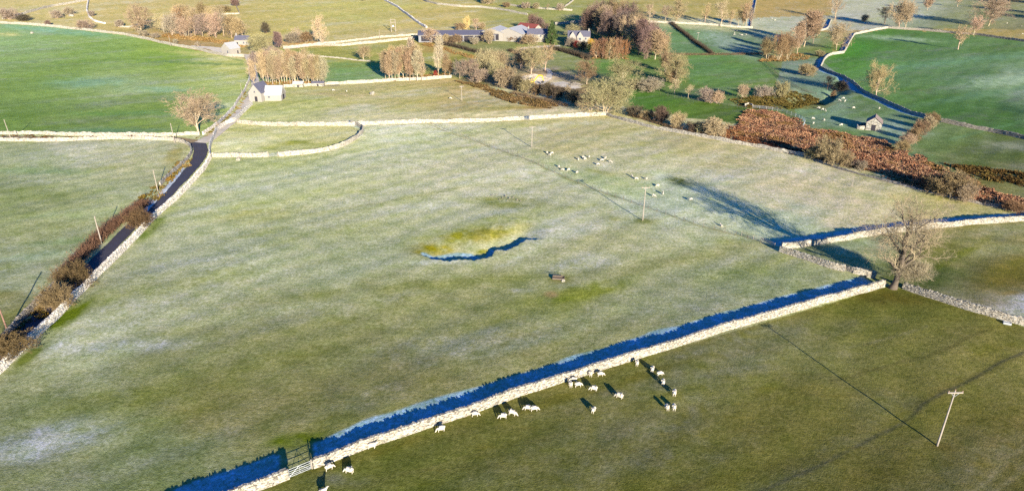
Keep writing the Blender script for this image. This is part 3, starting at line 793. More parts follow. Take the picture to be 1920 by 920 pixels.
TREE_NO = [0]
BARK = {'tan': (.40, .33, .24), 'pale': (.50, .45, .36), 'dark': (.16, .12, .09), 'pink': (.36, .28, .23), 'grey': (.33, .30, .26)}
TWIG = {'tan': (.40, .32, .20), 'pink': (.42, .32, .22), 'grey': (.33, .28, .22), 'olive': (.37, .315, .18), 'purple': (.22, .155, .14), 'rust': (.25, .15, .09), 'brown': (.26, .19, .11),
        'dark': (.12, .10, .07), 'yellow': (.62, .40, .06), 'red': (.26, .035, .03), 'green': (.055, .085, .03), 'pale': (.48, .40, .28), 'larch': (.62, .46, .22), 'orange': (.32, .17, .08)}
KINDNAME = {'broad': ('bare_tree', 'tree'), 'tall': ('slender_tree', 'tree'), 'bush': ('bare_shrub', 'shrub'), 'willow': ('bare_tree', 'tree'), 'spare': ('bare_tree', 'tree'), 'leafy': ('autumn_tree', 'tree'), 'conifer': ('evergreen_tree', 'tree')}
def tree(u, v, hpx, kind, colr, label, group=None, wpx=None, bark=None, sink=0.0):
    i = TREE_NO[0]; TREE_NO[0] += 1
    rng = random.Random(i * 7 + 3)
    n = sum(1 for k in PROTO if k[0] == kind)
    P = PROTO[kind, i % n]
    p = at(u, v)
    h = metres(p, hpx)
    s = h / P['H']
    sw = s
    if wpx:
        _, _, zz = project(p.x, p.y, p.z + h / 2)
        sw = wpx * zz / F / P['W']
        sw = min(max(sw, s * 0.5), s * 1.9)
    name, cat = KINDNAME[kind]
    e = thing(name, label, cat, (p.x, p.y, p.z - sink), rng.uniform(0, 6.28), group)
    e.scale = (sw, sw, s)
    bk = BARK[bark or ('dark' if colr in ('dark', 'purple', 'green', 'red') else 'tan')]
    br = rng.uniform(.82, 1.15)
    j = lambda c: (*[max(0, k * br * x * rng.uniform(.93, 1.07)) for k, x in zip((.80, .73, .62), c)], 1)
    o = link('stems' if kind == 'bush' else 'trunk', P['trunk'], e); o.color = j(bk)
    o = link('crown', P['crown'], e); o.color = j(TWIG[colr])
    if 'leaf' in P:
        o = link('leaves', P['leaf'], e); o.color = j(TWIG[colr])
    return e

def big_tree():
    """the old gnarled tree at the corner of the walls"""
    p = at(1673, 540)
    H = metres(p, 186)
    e = thing('old_tree', 'tall gnarled bare tree at the corner of the near stone walls', 'tree', (p.x, p.y, p.z - 0.1), 0.0)
    e.scale = (1.28, 1.28, 1)
    G = grow_tree(335, H, tr=0.62, clear=0.26, nch=[13, 8, 8, 8], ang=[52, 46, 46, 44], ratio=[0.40, 0.5, 0.46, 0.46], wig=[.09, .21, .24, .25], trop=[.04, .05, .07, .05], segs=[9, 8, 5, 3, 2], lean=0.01,
                  shape=lambda t: 0.75 + 0.45 * math.sin(math.pi * t))
    rng = np.random.default_rng(4)
    def pack(levels, mins):
        Vs, Fs, n = [], [], 0
        for l, k, rm in levels:
            P = np.array([g[0] for g in G[l]]); R = np.maximum(np.array([g[1] for g in G[l]]), rm)
            V, Fc = tubes(P, R, k); Vs.append(V); Fs.append(Fc + n); n += len(V)
        return np.concatenate(Vs), np.concatenate(Fs)
    for l in (0,):                                            # flare at the foot
        for P, R in G[l]: R[0] *= 1.7
    sc = H / max(g[0][:, 2].max() for l in (2, 3) for g in G[l])
    V, Fc = pack([(0, 12, .1), (1, 8, .05)], 0)
    # burrs and roots
    o = link('trunk', quick_mesh('trunk', V * sc, Fc, M['bark'], True), e); o.color = (.085, .065, .045, 1)
    V, Fc = pack([(2, 6, .03), (3, 4, .018), (4, 3, .0145)], 0)
    o = link('crown', quick_mesh('crown', V * sc, Fc, M['twig']), e); o.color = (.27, .21, .12, 1)
    # brush of fine shoots round the lower trunk
    S = grow_tree(77, 4.6, tr=0.05, clear=0.1, nch=[8, 7, 6], ang=[45, 42, 40], ratio=[0.4, 0.5, 0.5], wig=[.1, .16, .2, .2], trop=[.02, .02, .02, .02], segs=[4, 3, 2, 2], stems=26, spread=0.75)
    Vs, Fs, n = [], [], 0
    for l, k, rm in ((0, 5, .02), (1, 4, .012), (2, 3, .014), (3, 3, .013)):
        V, Fc = tubes(np.array([g[0] for g in S[l]]), np.maximum(np.array([g[1] for g in S[l]]), rm), k)
        Vs.append(V); Fs.append(Fc + n); n += len(V)
    V = np.concatenate(Vs); V = V * np.array([.75, .75, .9]) + np.array([2.2, 0.4, 2.0])
    o = link('shoots', quick_mesh('shoots', V, np.concatenate(Fs), M['twig']), e); o.color = (.27, .22, .13, 1)
    return e

def hedge(px, h, width, colr, label, seed=1, dens=26, leafy=0.5, name='hedge', twr=0.02):
    """a strip of dense twigs and dead leaves along a line"""
    rng = np.random.default_rng(seed)
    A = resample(px, 1.0)
    T, Nn = tangents(A)
    n = int(len(A) * dens)
    i = rng.integers(0, len(A), n)
    off = rng.normal(0, width * 0.28, n)
    hh = h * (0.75 + 0.35 * value_noise(A[i, 0] / 2.2, A[i, 1] / 2.2, seed)) * rng.uniform(0.6, 1.05, n)
    base = np.stack([A[i, 0] + Nn[i, 0] * off * .7 + rng.uniform(-.6, .6, n), A[i, 1] + Nn[i, 1] * off * .7 + rng.uniform(-.6, .6, n)], 1)
    z = terrain(base[:, 0], base[:, 1])
    dirs = rng.normal(0, 0.38, (n, 2))
    p0 = np.concatenate([base, z[:, None] - .1], 1)
    p1 = p0 + np.stack([dirs[:, 0] * hh * .45, dirs[:, 1] * hh * .45, hh * .55], 1)
    p2 = p1 + np.stack([(dirs[:, 0] + rng.normal(0, .35, n)) * hh * .5, (dirs[:, 1] + rng.normal(0, .35, n)) * hh * .5, hh * .5], 1)
    V, Fc = tubes(np.stack([p0, p1, p2], 1), np.tile(np.array([[twr, twr * .7, twr * .4]]), (n, 1)) * rng.uniform(.7, 1.5, (n, 1)), 3)
    VV, FF, k0 = [V], [Fc], len(V)
    m = n * 2
    q = rng.integers(0, n, m)
    t = rng.uniform(.25, 1, (m, 1))
    c = p1[q] * (1 - t) + p2[q] * t
    tw = c + rng.normal(0, .32, (m, 3)) * np.array([1, 1, .7])
    V, Fc = tubes(np.stack([c, tw], 1), np.tile(np.array([[twr * .6, twr * .35]]), (m, 1)), 3)
    VV.append(V); FF.append(Fc + k0); k0 += len(V)
    L = int(n * 3 * leafy)
    if L:
        q = rng.integers(0, n, L); t = rng.uniform(-.3, 1, (L, 1))
        c = p1[q] * (1 - t) + p2[q] * t + rng.normal(0, .2, (L, 3))
        a = rng.normal(0, 1, (L, 3)); a /= np.linalg.norm(a, axis=1)[:, None]
        b = np.cross(a, rng.normal(0, 1, (L, 3))); b /= np.linalg.norm(b, axis=1)[:, None]
        s = rng.uniform(.05, .15, (L, 1))
        V = np.stack([c - a * s, c - b * s * .6, c + a * s, c + b * s * .6], 1).reshape(-1, 3)
        VV.append(V); FF.append(np.arange(L * 4).reshape(-1, 4) + k0)
    o = link(name, quick_mesh(name, np.concatenate(VV), np.concatenate(FF), M['twig']))
    o.color = (*[k * x for k, x in zip((.52, .46, .42), TWIG[colr])], 1)
    return tag(o, label, 'hedge')

def scrub(name, poly_px, dens, hgt, tones, seed, size=0.45, dim=2.1, floor=0.12):
    """ground cover of dead fronds or rushes inside a traced patch"""
    rng = np.random.default_rng(seed)
    W = np.array([at(*p)[:2] for p in poly_px])
    lo, hi = W.min(0), W.max(0)
    n = int((hi - lo).prod() * dens)
    xy = rng.uniform(lo, hi, (n, 2))
    jit = (value_noise(xy[:, 0] / 3, xy[:, 1] / 3, seed) - .5) * 5
    xy = xy[inside(W, xy[:, 0] + jit, xy[:, 1] - jit * .5)]
    clump = value_noise(xy[:, 0] / 2.4, xy[:, 1] / 2.4, seed + 1)
    keep = rng.random(len(xy)) < np.clip(clump * 1.7 - .1, floor, 1)
    xy, clump = xy[keep], clump[keep]
    n = len(xy)
    hh = hgt * (0.35 + 0.9 * clump) * rng.uniform(.6, 1.2, n)
    z = terrain(xy[:, 0], xy[:, 1])
    V = []
    k = 4
    tid = np.clip(value_noise(xy[:, 0] / 6, xy[:, 1] / 6, seed + 2) * 1.5 - .25 + rng.normal(0, .16, n), 0, .999)
    tn = np.array([srgb(c) / K_LIGHT / dim for c in tones])
    f = tid * (len(tones) - 1); i0 = f.astype(int); fr = (f - i0)[:, None]
    col = (tn[i0] * (1 - fr) + tn[np.minimum(i0 + 1, len(tones) - 1)] * fr) * rng.uniform(.7, 1.25, (n, 1))
    for j in range(k):
        a = rng.uniform(0, 6.28, n)
        d = np.stack([np.cos(a), np.sin(a)], 1)
        s = size * rng.uniform(.6, 1.3, n)
        out = s * rng.uniform(.4, 1.3, n)
        b0 = np.stack([xy[:, 0] - d[:, 1] * s * .3, xy[:, 1] + d[:, 0] * s * .3, z - .05], 1)
        b1 = np.stack([xy[:, 0] + d[:, 1] * s * .3, xy[:, 1] - d[:, 0] * s * .3, z - .05], 1)
        t1 = np.stack([xy[:, 0] + d[:, 0] * out + d[:, 1] * s * .22, xy[:, 1] + d[:, 1] * out - d[:, 0] * s * .22, z + hh], 1)
        t0 = np.stack([xy[:, 0] + d[:, 0] * out - d[:, 1] * s * .22, xy[:, 1] + d[:, 1] * out + d[:, 0] * s * .22, z + hh * rng.uniform(.6, 1.1, n)], 1)
        V.append(np.stack([b0, b1, t1, t0], 1))
    V = np.stack(V, 1).reshape(-1, 3)
    me = quick_mesh(name, V, np.arange(len(V)).reshape(-1, 4), M['attr'])
    c = np.repeat(col, k * 4, axis=0)
    at_ = me.attributes.new('tone', 'FLOAT_COLOR', 'POINT')
    at_.data.foreach_set('color', np.concatenate([np.clip(c, 0, 1), np.ones((len(c), 1))], 1).astype(np.float32).ravel())
    return tag(link(name, me), kind='stuff')

# ------------------------------------------------------------------ sheep
def sheep_mesh(seed, pose):
    """one continuous surface grown over a skeleton; pose: graze, stand, lie. Faces +X."""
    V, E, R = [], [], []
    def v(x, y, z, r, r2=None, link_=None):
        V.append((x, y, z)); R.append((r, r2 or r))
        if link_ is not None: E.append((link_, len(V) - 1))
        return len(V) - 1
    dz = -0.36 if pose == 'lie' else 0
    z0 = 0.66 + dz
    hip = v(-.36, 0, z0 + .0, .25, .25)
    mid = v(-.02, 0, z0 - .01, .285, .29, hip)
    sho = v(.33, 0, z0 + .01, .235, .235, mid)
    rump = v(-.52, 0, z0 + .0, .16, .16, hip)
    v(-.60, 0, z0 - .10, .05, .05, rump)
    if pose == 'graze':
        n1 = v(.53, 0, z0 - .10, .13, .13, sho); n2 = v(.66, .0, z0 - .32, .10, .10, n1)
        hd = v(.74, .02, z0 - .46, .085, .075, n2); v(.84, .03, z0 - .57, .05, .045, hd); hx, hz = .70, z0 - .36
    else:
        n1 = v(.50, 0, z0 + .16, .13, .13, sho); n2 = v(.60, .0, z0 + .32, .10, .10, n1)
        hd = v(.70, .02, z0 + .36, .09, .08, n2); v(.86, .03, z0 + .29, .055, .05, hd); hx, hz = .64, z0 + .40
    for s in (-1, 1): v(hx - .01, s * .14, hz + .0, .025, .02, n2)          # ears
    if pose != 'lie':
        rng = random.Random(seed)
        for root, x in ((hip, -.40), (sho, .34)):
            for s in (-1, 1):
                sw = rng.uniform(-.08, .08)
                a = v(x, s * .14, z0 - .22, .085, .075, root)
                if root == hip:
                    b = v(x - .06 + sw * .4, s * .14, z0 - .38, .05, .045, a)
                    v(x - .02 + sw, s * .14, 0.03, .038, .035, b)
                else:
                    b = v(x + .02 + sw * .4, s * .13, z0 - .38, .05, .045, a)
                    v(x + sw, s * .13, 0.03, .038, .035, b)
    me = bpy.data.meshes.new('sheep')
    me.from_pydata(V, E, [])
    ob = bpy.data.objects.new('tmp', me)
    COL.objects.link(ob)
    md = ob.modifiers.new('skin', 'SKIN')
    for i, (a, b) in enumerate(R):
        me.skin_vertices[0].data[i].radius = (a, b)
    me.skin_vertices[0].data[1].use_root = True
    md.use_smooth_shade = True
    ob.modifiers.new('sub', 'SUBSURF').levels = 2
    dg = bpy.context.evaluated_depsgraph_get()
    out = bpy.data.meshes.new_from_object(ob.evaluated_get(dg))
    bpy.data.objects.remove(ob)
    n = len(out.vertices)
    co = np.empty(n * 3, np.float32); out.vertices.foreach_get('co', co); co = co.reshape(-1, 3)
    wool = (co[:, 2] > z0 - .26) & (co[:, 0] < .45)
    rg = np.random.default_rng(seed)
    lum = (value_noise(co[:, 0] * 9 + 5, co[:, 2] * 9 + co[:, 1] * 7, seed) - .5) * .05
    c0 = np.array([0, 0, z0])
    d = co - c0 * np.array([0, 0, 1]); d[:, 0] = 0
    d /= np.linalg.norm(d, axis=1)[:, None] + 1e-6
    co[wool] += d[wool] * lum[wool, None]
    out.vertices.foreach_set('co', co.ravel())
    out.name = 'sheep'
    out.materials.clear(); out.materials.append(M['wool'])
    return out

SHEEP = {}
def sheep(u, v, pose, head, label, group, scale=1.0, grey=False):
    """head: heading in degrees in the picture's plan, 0 = facing right, 90 = away"""
    k = (pose, hash((u, v)) % 2)
    if k not in SHEEP: SHEEP[k] = sheep_mesh(3 + k[1] * 5, pose)
    p = at(u, v)
    o = link('sheep', SHEEP[k])
    o.location = (p.x, p.y, p.z - 0.0)
    o.rotation_euler = (0, 0, math.radians(head))
    o.scale = (scale,) * 3
    return tag(o, label, 'sheep', group)

# ------------------------------------------------------------------ poles, fences, gates
def pole(u, v, hpx, label, cross=True, mat='wood', tilt=0.0, group='wooden poles of the power lines', arm_rz=0.15, rad=0.14):
    p = at(u, v)
    h = metres(p, hpx)
    e = thing('power_pole', label, 'pole', (p.x, p.y, p.z), 0, group)
    e.rotation_euler = (0, math.radians(tilt), 0)
    mb = MB(); n = 6
    mb.tube([(0, 0, -0.4 + (h + .4) * i / n) for i in range(n + 1)], [rad * (1 - 0.35 * i / n) for i in range(n + 1)], 10)
    mb.build('post', M[mat], e, True)
    if cross:
        a = MB(); a.box((0, -0.12, h - 0.22), (2.1, 0.13, 0.16)); b = a.build('crossarm', M[mat], e); b.rotation_euler = (0, 0, arm_rz)
        st = MB()
        for s in (-1, 1): st.tube([(s * .55, -.14, h - .28), (0, -.14, h - .85)], [.025, .025], 5)
        c = st.build('brace', M['galv'], e); c.rotation_euler = (0, 0, arm_rz)
        for x in (-.95, 0, .95):
            q = MB()
            z0 = h - .14 if x else h
            q.tube([(x, -.12 if x else 0, z0), (x, -.12 if x else 0, z0 + .09), (x, -.12 if x else 0, z0 + .11), (x, -.12 if x else 0, z0 + .22)], [.03, .03, .07, .045], 8)
            d = q.build('insulator', M['ceramic'], e); d.rotation_euler = (0, 0, arm_rz)
    else:
        q = MB(); q.tube([(.12, 0, h - .3), (.22, 0, h - .3), (.22, 0, h - .15)], [.03, .03, .045], 6)
        q.build('insulator', M['ceramic'], e)
    return e, h

def wire_fence(px, spacing, h, label, post_mat='timber', rails=0, wires=3, post_r=0.05):
    A = resample(px, spacing)
    base = Vector((A[0][0], A[0][1], gz(*A[0])))
    e = thing('post_and_wire_fence' if not rails else 'rail_fence', label, 'fence', base)
    rng = random.Random(len(px) * 13 + int(px[0][0]))
    P = MB(); P.tube([(0, 0, -.3), (0, 0, h * .5), (0, 0, h + .08)], [post_r, post_r, post_r * .95], 6)
    o0 = P.build('post', M[post_mat], e)
    for i, (x, y) in enumerate(A[:100]):
        o = o0 if i == 0 else o0.copy()
        if i: COL.objects.link(o); o.parent = e
        o.location = Vector((x, y, gz(x, y))) - base
        o.rotation_euler = (rng.uniform(-.05, .05), rng.uniform(-.05, .05), rng.uniform(0, 3))
        o.scale = (1, 1, rng.uniform(.9, 1.1))
    W = MB()
    for k in range(wires or rails):
        zz = h * (k + 1) / (wires or rails) - .04
        W.tube([(x - base.x, y - base.y, gz(x, y) + zz - base.z) for x, y in A], [.012 if not rails else .05] * len(A), 4)
    W.build('rail' if rails else 'wire', M['wire' if not rails else post_mat], e)
    return e

def field_gate(a_px, b_px, h, label, mat='galv', bars=5):
    a, b = at(*a_px), at(*b_px)
    L = math.hypot(b.x - a.x, b.y - a.y)
    e = thing('field_gate', label, 'gate', a, math.atan2(b.y - a.y, b.x - a.x))
    dz = b.z - a.z
    for x in (-.02, L + .02):
        p = MB(); p.tube([(x, 0, -.3), (x, 0, h + .2)], [.09, .09], 8); p.build('gate_post', M['wood'], e)
    for x in (.14, L - .14):
        f = MB(); f.tube([(x, 0, .12), (x, 0, h)], [.028, .028], 6); f.build('stile', M[mat], e)
    zs = [.12 + (h - .12) * t for t in np.linspace(0, 1, bars) ** 1.15]
    for z in zs:
        r = MB(); r.tube([(.14, 0, z), (L - .14, 0, z)], [.026, .026], 6); r.build('bar', M[mat], e)
    for x0, x1 in ((.2, L / 2), (L - .2, L / 2)):
        r = MB(); r.tube([(x0, .03, .12), (x1, .03, h)], [.022, .022], 6); r.build('brace', M[mat], e)
    r = MB(); r.tube([(L / 2, .03, .12), (L / 2, .03, h)], [.022, .022], 6); r.build('brace', M[mat], e)
    return e

# ------------------------------------------------------------------ buildings (local x along the ridge)
def gabled(name, label, u, v, rz, L, W, eave, ridge, wall='white_wall', roof='slate', over=0.25, doors=(), windows=(), chimneys=(), group=None, floor_drop=0.6):
    """doors / windows: (side, position along it, width, height, sill) with side 'front' (-y), 'back', 'left' (-x), 'right'"""
    p = at(u, v)
    e = thing(name, label, 'building', p, math.radians(rz), group)
    hx, hy = L / 2, W / 2
    b = MB()
    V = [(-hx, -hy, -floor_drop), (hx, -hy, -floor_drop), (hx, hy, -floor_drop), (-hx, hy, -floor_drop), (-hx, -hy, eave), (hx, -hy, eave), (hx, hy, eave), (-hx, hy, eave), (-hx, 0, ridge), (hx, 0, ridge)]
    b.add(V, [(0, 1, 5, 4), (2, 3, 7, 6), (1, 2, 6, 9, 5), (3, 0, 4, 8, 7), (0, 3, 2, 1)])
    b.build('wall', M[wall], e)
    r = MB()
    th = 0.16
    sl = (ridge - eave) / hy
    for s in (-1, 1):
        y1 = s * (hy + over); z1 = eave - sl * over
        a = [(-hx - over, 0, ridge + .03), (hx + over, 0, ridge + .03), (hx + over, y1, z1 + .03), (-hx - over, y1, z1 + .03)]
        t = [(x, y, z + th) for x, y, z in a]
        n = 10
        r.add(a + t, [(0, 1, 2, 3), (4, 7, 6, 5), (0, 4, 5, 1), (1, 5, 6, 2), (2, 6, 7, 3), (3, 7, 4, 0)] if s < 0 else [(0, 3, 2, 1), (4, 5, 6, 7), (0, 1, 5, 4), (1, 2, 6, 5), (2, 3, 7, 6), (3, 0, 4, 7)])
    ro = r.build('roof', M[roof], e)
    rd = MB(); rd.tube([(-hx - over - .02, 0, ridge + th), (hx + over + .02, 0, ridge + th)], [.12, .12], 6); rd.build('ridge', M[roof], ro)
    for cx in chimneys:
        c = MB(); c.box((cx, 0, ridge + .45), (.75, .6, 1.7)); c.box((cx, 0, ridge + 1.36), (.9, .75, .16))
        for dx in (-.18, .18): c.tube([(cx + dx, 0, ridge + 1.4), (cx + dx, 0, ridge + 1.85)], [.11, .09], 8)
        c.build('chimney', M[wall], ro)
    def opening(kind, side, pos, ww, hh, sill):
        ax = {'front': ((pos, -hy), 0), 'back': ((pos, hy), math.pi), 'left': ((-hx, -pos), -math.pi / 2), 'right': ((hx, pos), math.pi / 2)}[side]
        o = link('door' if kind == 'door' else 'window', None, e)
        q = MB()
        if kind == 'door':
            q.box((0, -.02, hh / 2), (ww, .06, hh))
        else:
            for x in (-ww / 2, ww / 2): q.box((x, -.03, hh / 2), (.09, .08, hh + .09))
            for z in (0, hh / 2, hh): q.box((0, -.03, z), (ww - .09, .07, .08))
        bpy.data.objects.remove(o)
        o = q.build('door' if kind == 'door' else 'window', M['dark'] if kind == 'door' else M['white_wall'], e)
        o.location = (ax[0][0], ax[0][1], sill); o.rotation_euler = (0, 0, ax[1])
        s = MB()
        if kind == 'window':
            g = MB(); g.box((0, -.012, hh / 2), (ww - .1, .02, hh - .04)); g.build('pane', M['glass'], o)
            s.box((0, -.08, -.1), (ww + .3, .18, .1)); s.build('sill', M['stone'], o)
        else:
            s.box((0, -.05, hh + .12), (ww + .5, .12, .24)); s.build('lintel', M['stone'], o)
    for d in doors: opening('door', *d)
    for d in windows: opening('window', *d)
    return e
# ================================================================== the place
# ------------------------------------------------------------------ walls
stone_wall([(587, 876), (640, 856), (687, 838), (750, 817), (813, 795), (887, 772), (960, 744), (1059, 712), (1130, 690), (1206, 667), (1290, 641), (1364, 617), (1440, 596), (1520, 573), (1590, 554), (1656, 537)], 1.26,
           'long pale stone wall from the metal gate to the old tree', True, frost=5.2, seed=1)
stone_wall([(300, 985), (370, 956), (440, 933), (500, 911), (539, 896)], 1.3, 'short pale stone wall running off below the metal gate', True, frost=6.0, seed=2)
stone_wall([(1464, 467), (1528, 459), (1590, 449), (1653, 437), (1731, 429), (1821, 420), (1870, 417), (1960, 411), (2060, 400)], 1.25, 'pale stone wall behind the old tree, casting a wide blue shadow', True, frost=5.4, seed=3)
stone_wall([(1461, 471), (1490, 480), (1516, 488), (1559, 503), (1582, 508)], 1.25, 'low tumbled stone wall left of the old tree', True, 'stone', seed=4)
stone_wall([(1598, 511), (1612, 515), (1640, 521)], 1.2, 'short stub of stone wall between the gap and the old tree', True, 'stone', seed=5)
stone_wall([(1692, 540), (1770, 566), (1820, 582), (1870, 596), (1920, 609), (2010, 634)], 1.35, 'pinkish grey stone wall running from the old tree to the right', True, 'stone', seed=6)
stone_wall([(-40, 728), (0, 699), (56, 643), (107, 597), (174, 527), (215, 487), (255, 447), (291, 408), (332, 373), (350, 354), (365, 338), (380, 322), (389, 308), (395, 296)], 1.35, 'pale stone wall along the right side of the lane', True, 'stone_pale', seed=7)
stone_wall([(395, 296), (393, 284), (395, 271), (399, 262), (407, 244), (424, 233), (440, 228), (456, 212), (473, 196)], 1.5, 'pale stone wall beside the upper lane below the white barn', False, 'stone_pale', seed=8, frost=0)
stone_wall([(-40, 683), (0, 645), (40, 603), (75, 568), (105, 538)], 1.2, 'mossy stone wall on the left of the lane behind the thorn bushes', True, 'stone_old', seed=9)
stone_wall([(300, 349), (318, 330), (338, 313), (352, 299), (360, 287), (357, 274), (345, 268), (326, 264), (277, 261), (196, 261), (98, 265), (0, 264), (-80, 265)], 1.2, 'low stone wall curving round the corner at the lane junction', seed=10)
stone_wall([(375, 253), (340, 254), (277, 256), (150, 254), (60, 252), (0, 252), (-80, 251)], 1.3, 'stone wall along the bottom of the bright green field', seed=11)
stone_wall([(381, 253), (411, 233), (440, 202), (456, 176), (468, 150), (467, 126)], 1.3, 'stone wall climbing beside the lane at the edge of the green field', False, 'stone_pale', seed=12)
stone_wall([(-60, 38), (0, 44), (40, 46), (81, 49), (147, 56), (200, 62), (240, 67), (279, 75), (321, 85), (369, 93), (426, 106), (458, 107)], 1.7, 'long stone wall along the top of the bright green field', seed=13)
stone_wall([(398, 294.5), (440, 294.5), (503, 294)], 1.5, 'straight pale wall of the small enclosure left of its gate', seed=14)
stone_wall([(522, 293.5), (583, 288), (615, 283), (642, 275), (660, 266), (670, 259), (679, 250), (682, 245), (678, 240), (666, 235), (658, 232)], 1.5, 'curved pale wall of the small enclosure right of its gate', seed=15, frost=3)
stone_wall([(446, 231), (489, 235), (560, 236), (655, 236), (701, 234), (802, 230), (919, 228), (982, 225)], 1.5, 'long pale wall across the top of the main field', seed=16)
stone_wall([(993, 224.5), (1050, 220), (1100, 218), (1139, 216)], 1.5, 'pale wall right of the gap below the round willow', seed=17)
stone_wall([(1139, 217), (1168, 226), (1225, 241), (1281, 251), (1321, 258), (1370, 268), (1418, 276), (1457, 284), (1508, 293)], 1.2, 'long low wall below the hedgerow bushes above the main field', seed=18)
stone_wall([(1508, 293), (1560, 313), (1610, 327), (1673, 343), (1731, 358), (1829, 381), (1920, 399), (2000, 414)], 0.55, 'broken footing of stone wall along the lower edge of the bracken', mat='stone_old', seed=19)
stone_wall([(606, 160), (660, 157), (733, 152.5), (800, 150), (847, 146)], 1.6, 'stone wall below the two copses above the barn field', seed=20)
stone_wall([(532, 164), (560, 163), (575, 162), (598, 160)], 1.4, 'short stone wall behind the white barn below the copse', seed=21)
stone_wall([(531, 91), (579, 86.5), (603, 85.5), (640, 87), (692, 82), (744, 76.5), (786, 72)], 1.6, 'stone wall on the near side of the farm track', seed=22)
stone_wall([(590, 84), (640, 80), (671, 76), (713, 71), (784, 66)], 1.3, 'stone wall on the far side of the farm track', seed=23)
stone_wall([(554, 104), (600, 107), (640, 110), (694, 116)], 0.8, 'low thin wall across the green field by the small tree', seed=24)
stone_wall([(700, -8), (723, 2), (748, 16), (765, 29), (779, 40), (800, 53)], 1.7, 'pale wall winding down the hillside to the long shed', False, 'stone_pale', seed=25, width=1.6)
stone_wall([(5, 37), (30, 31), (49, 26), (98, 13), (166, 1), (190, -3)], 1.9, 'pale wall slanting up the hillside at upper left', seed=26)
stone_wall([(166, 1), (164, 10), (163, 20), (168, 33), (179, 41), (197, 45)], 1.2, 'broken wall dropping down the hillside between shrubs', False, 'stone_pale', seed=27, width=1.4)
stone_wall([(224, 51), (240, 52), (300, 37), (325, 34)], 1.2, 'broken wall below the pinkish hillside tree', seed=28)
stone_wall([(400, 28), (450, 27), (443, 12), (440, 0)], 1.2, 'thin wall behind the hillside wood', seed=29)
stone_wall([(780, -6), (800, 4), (820, 9), (858, 13), (900, 14.5), (930, 18), (989, 29)], 1.6, 'pale wall curving over the top of the hill', seed=30)
stone_wall([(953, 10), (990, 15), (1041, 19), (1073, 21)], 1.5, 'straight wall across the far green fields', seed=31)
stone_wall([(1060, 13), (1070, 6), (1080, -3)], 1.5, 'short wall rising out of the far fields', seed=32)
stone_wall([(1041, 47), (1060, 45.5), (1092, 42)], 2.0, 'pale wall beside the track left of the dark wood', seed=33)
stone_wall([(1208, 42), (1240, 43), (1276, 45), (1321, 47), (1370, 51), (1411, 53.5)], 1.4, 'pale wall below the row of field trees', seed=34)
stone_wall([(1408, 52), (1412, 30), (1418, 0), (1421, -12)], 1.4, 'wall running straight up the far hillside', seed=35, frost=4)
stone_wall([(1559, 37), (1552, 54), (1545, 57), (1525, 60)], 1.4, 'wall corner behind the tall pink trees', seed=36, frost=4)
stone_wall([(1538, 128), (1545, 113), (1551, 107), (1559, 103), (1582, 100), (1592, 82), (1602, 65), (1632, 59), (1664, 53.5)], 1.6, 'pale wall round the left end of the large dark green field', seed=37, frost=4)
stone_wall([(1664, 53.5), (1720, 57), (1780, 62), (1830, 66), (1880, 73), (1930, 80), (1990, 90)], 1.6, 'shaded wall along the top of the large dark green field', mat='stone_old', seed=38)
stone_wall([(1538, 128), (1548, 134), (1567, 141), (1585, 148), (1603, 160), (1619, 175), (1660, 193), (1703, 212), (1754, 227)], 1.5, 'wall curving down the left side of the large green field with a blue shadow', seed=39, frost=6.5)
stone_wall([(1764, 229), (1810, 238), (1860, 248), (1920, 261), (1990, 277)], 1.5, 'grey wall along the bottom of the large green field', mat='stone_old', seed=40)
stone_wall([(1396, 200), (1404, 197), (1411, 200)], 1.2, 'tumbled corner of wall above the bracken', seed=41)

# ------------------------------------------------------------------ ground, lane, tracks
SHADE_FROST_LINES.append((np.array([at(*p)[:2] for p in BANK[2:]]), 2.4))  # frost added along the hollow, its bluish colour deepens the shadow's blue
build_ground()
road_mat, t, bs = nodes('asphalt')
p_ = position(t)
c = mixc(t, 'MULTIPLY', 1.0, (0.028, 0.022, 0.025), ramp(t, noise(t, 1.2, 6, 0.7, p_), [(0.3, 0.75), (0.7, 1.3)]))
t.links.new(c, bs.inputs['Base Color']); bs.inputs['Roughness'].default_value = 0.85
bump(t, bs, noise(t, 20, 3, 0.7, p_), 0.5, 0.02)
track_mat = plain('frosted_stone_track', (0.46, 0.39, 0.28), 0.9, 0.25, 1.0, 0.1, 0, 0.05)
brown_lane = plain('dead_grass_lane', (0.26, 0.18, 0.085), 0.95, 0.35, 1.0, 0.1, 0, 0.12)
ribbon('lane', [(-60, 718), (0, 664), (50, 620), (95, 575), (160, 512), (205, 467), (245, 425), (281, 398), (312, 366), (342, 335), (360, 315), (373, 297), (377, 283), (374, 272), (370, 266)], [3.3, 3.3, 3.3, 3.5, 3.8, 5.0], road_mat)
ribbon('track', [(374, 268), (388, 262), (400, 254), (414, 243), (432, 230), (448, 212), (460, 196), (472, 180), (480, 168)], [5.5, 4.2, 4.0, 4.2, 4.0], track_mat, 0.07)
ribbon('path', [(-80, 258), (0, 258), (98, 259.5), (196, 258.5), (277, 258.5), (330, 260), (368, 266)], [3.8, 4, 4, 4.4], brown_lane)
ribbon('track', [(480, 168), (478, 150), (474, 130), (470, 112), (466, 104), (455, 103), (436, 104)], [4, 4, 4, 5, 6], track_mat)
ribbon('track', [(531, 92), (600, 83), (640, 83.5), (692, 79), (744, 74.5), (790, 69)], [5, 5, 5], track_mat)
ribbon('track', [(436, 100), (415, 94), (400, 91), (360, 86)], [12, 10, 6, 3], track_mat)
ribbon('track', [(1020, 128), (1028, 131), (1032, 138), (1027, 147), (1015, 153), (1002, 158)], [2.6, 2.6, 3, 6, 8], track_mat)
ribbon('track', [(1040, 155), (1060, 160), (1085, 166)], [10, 9, 5], track_mat)
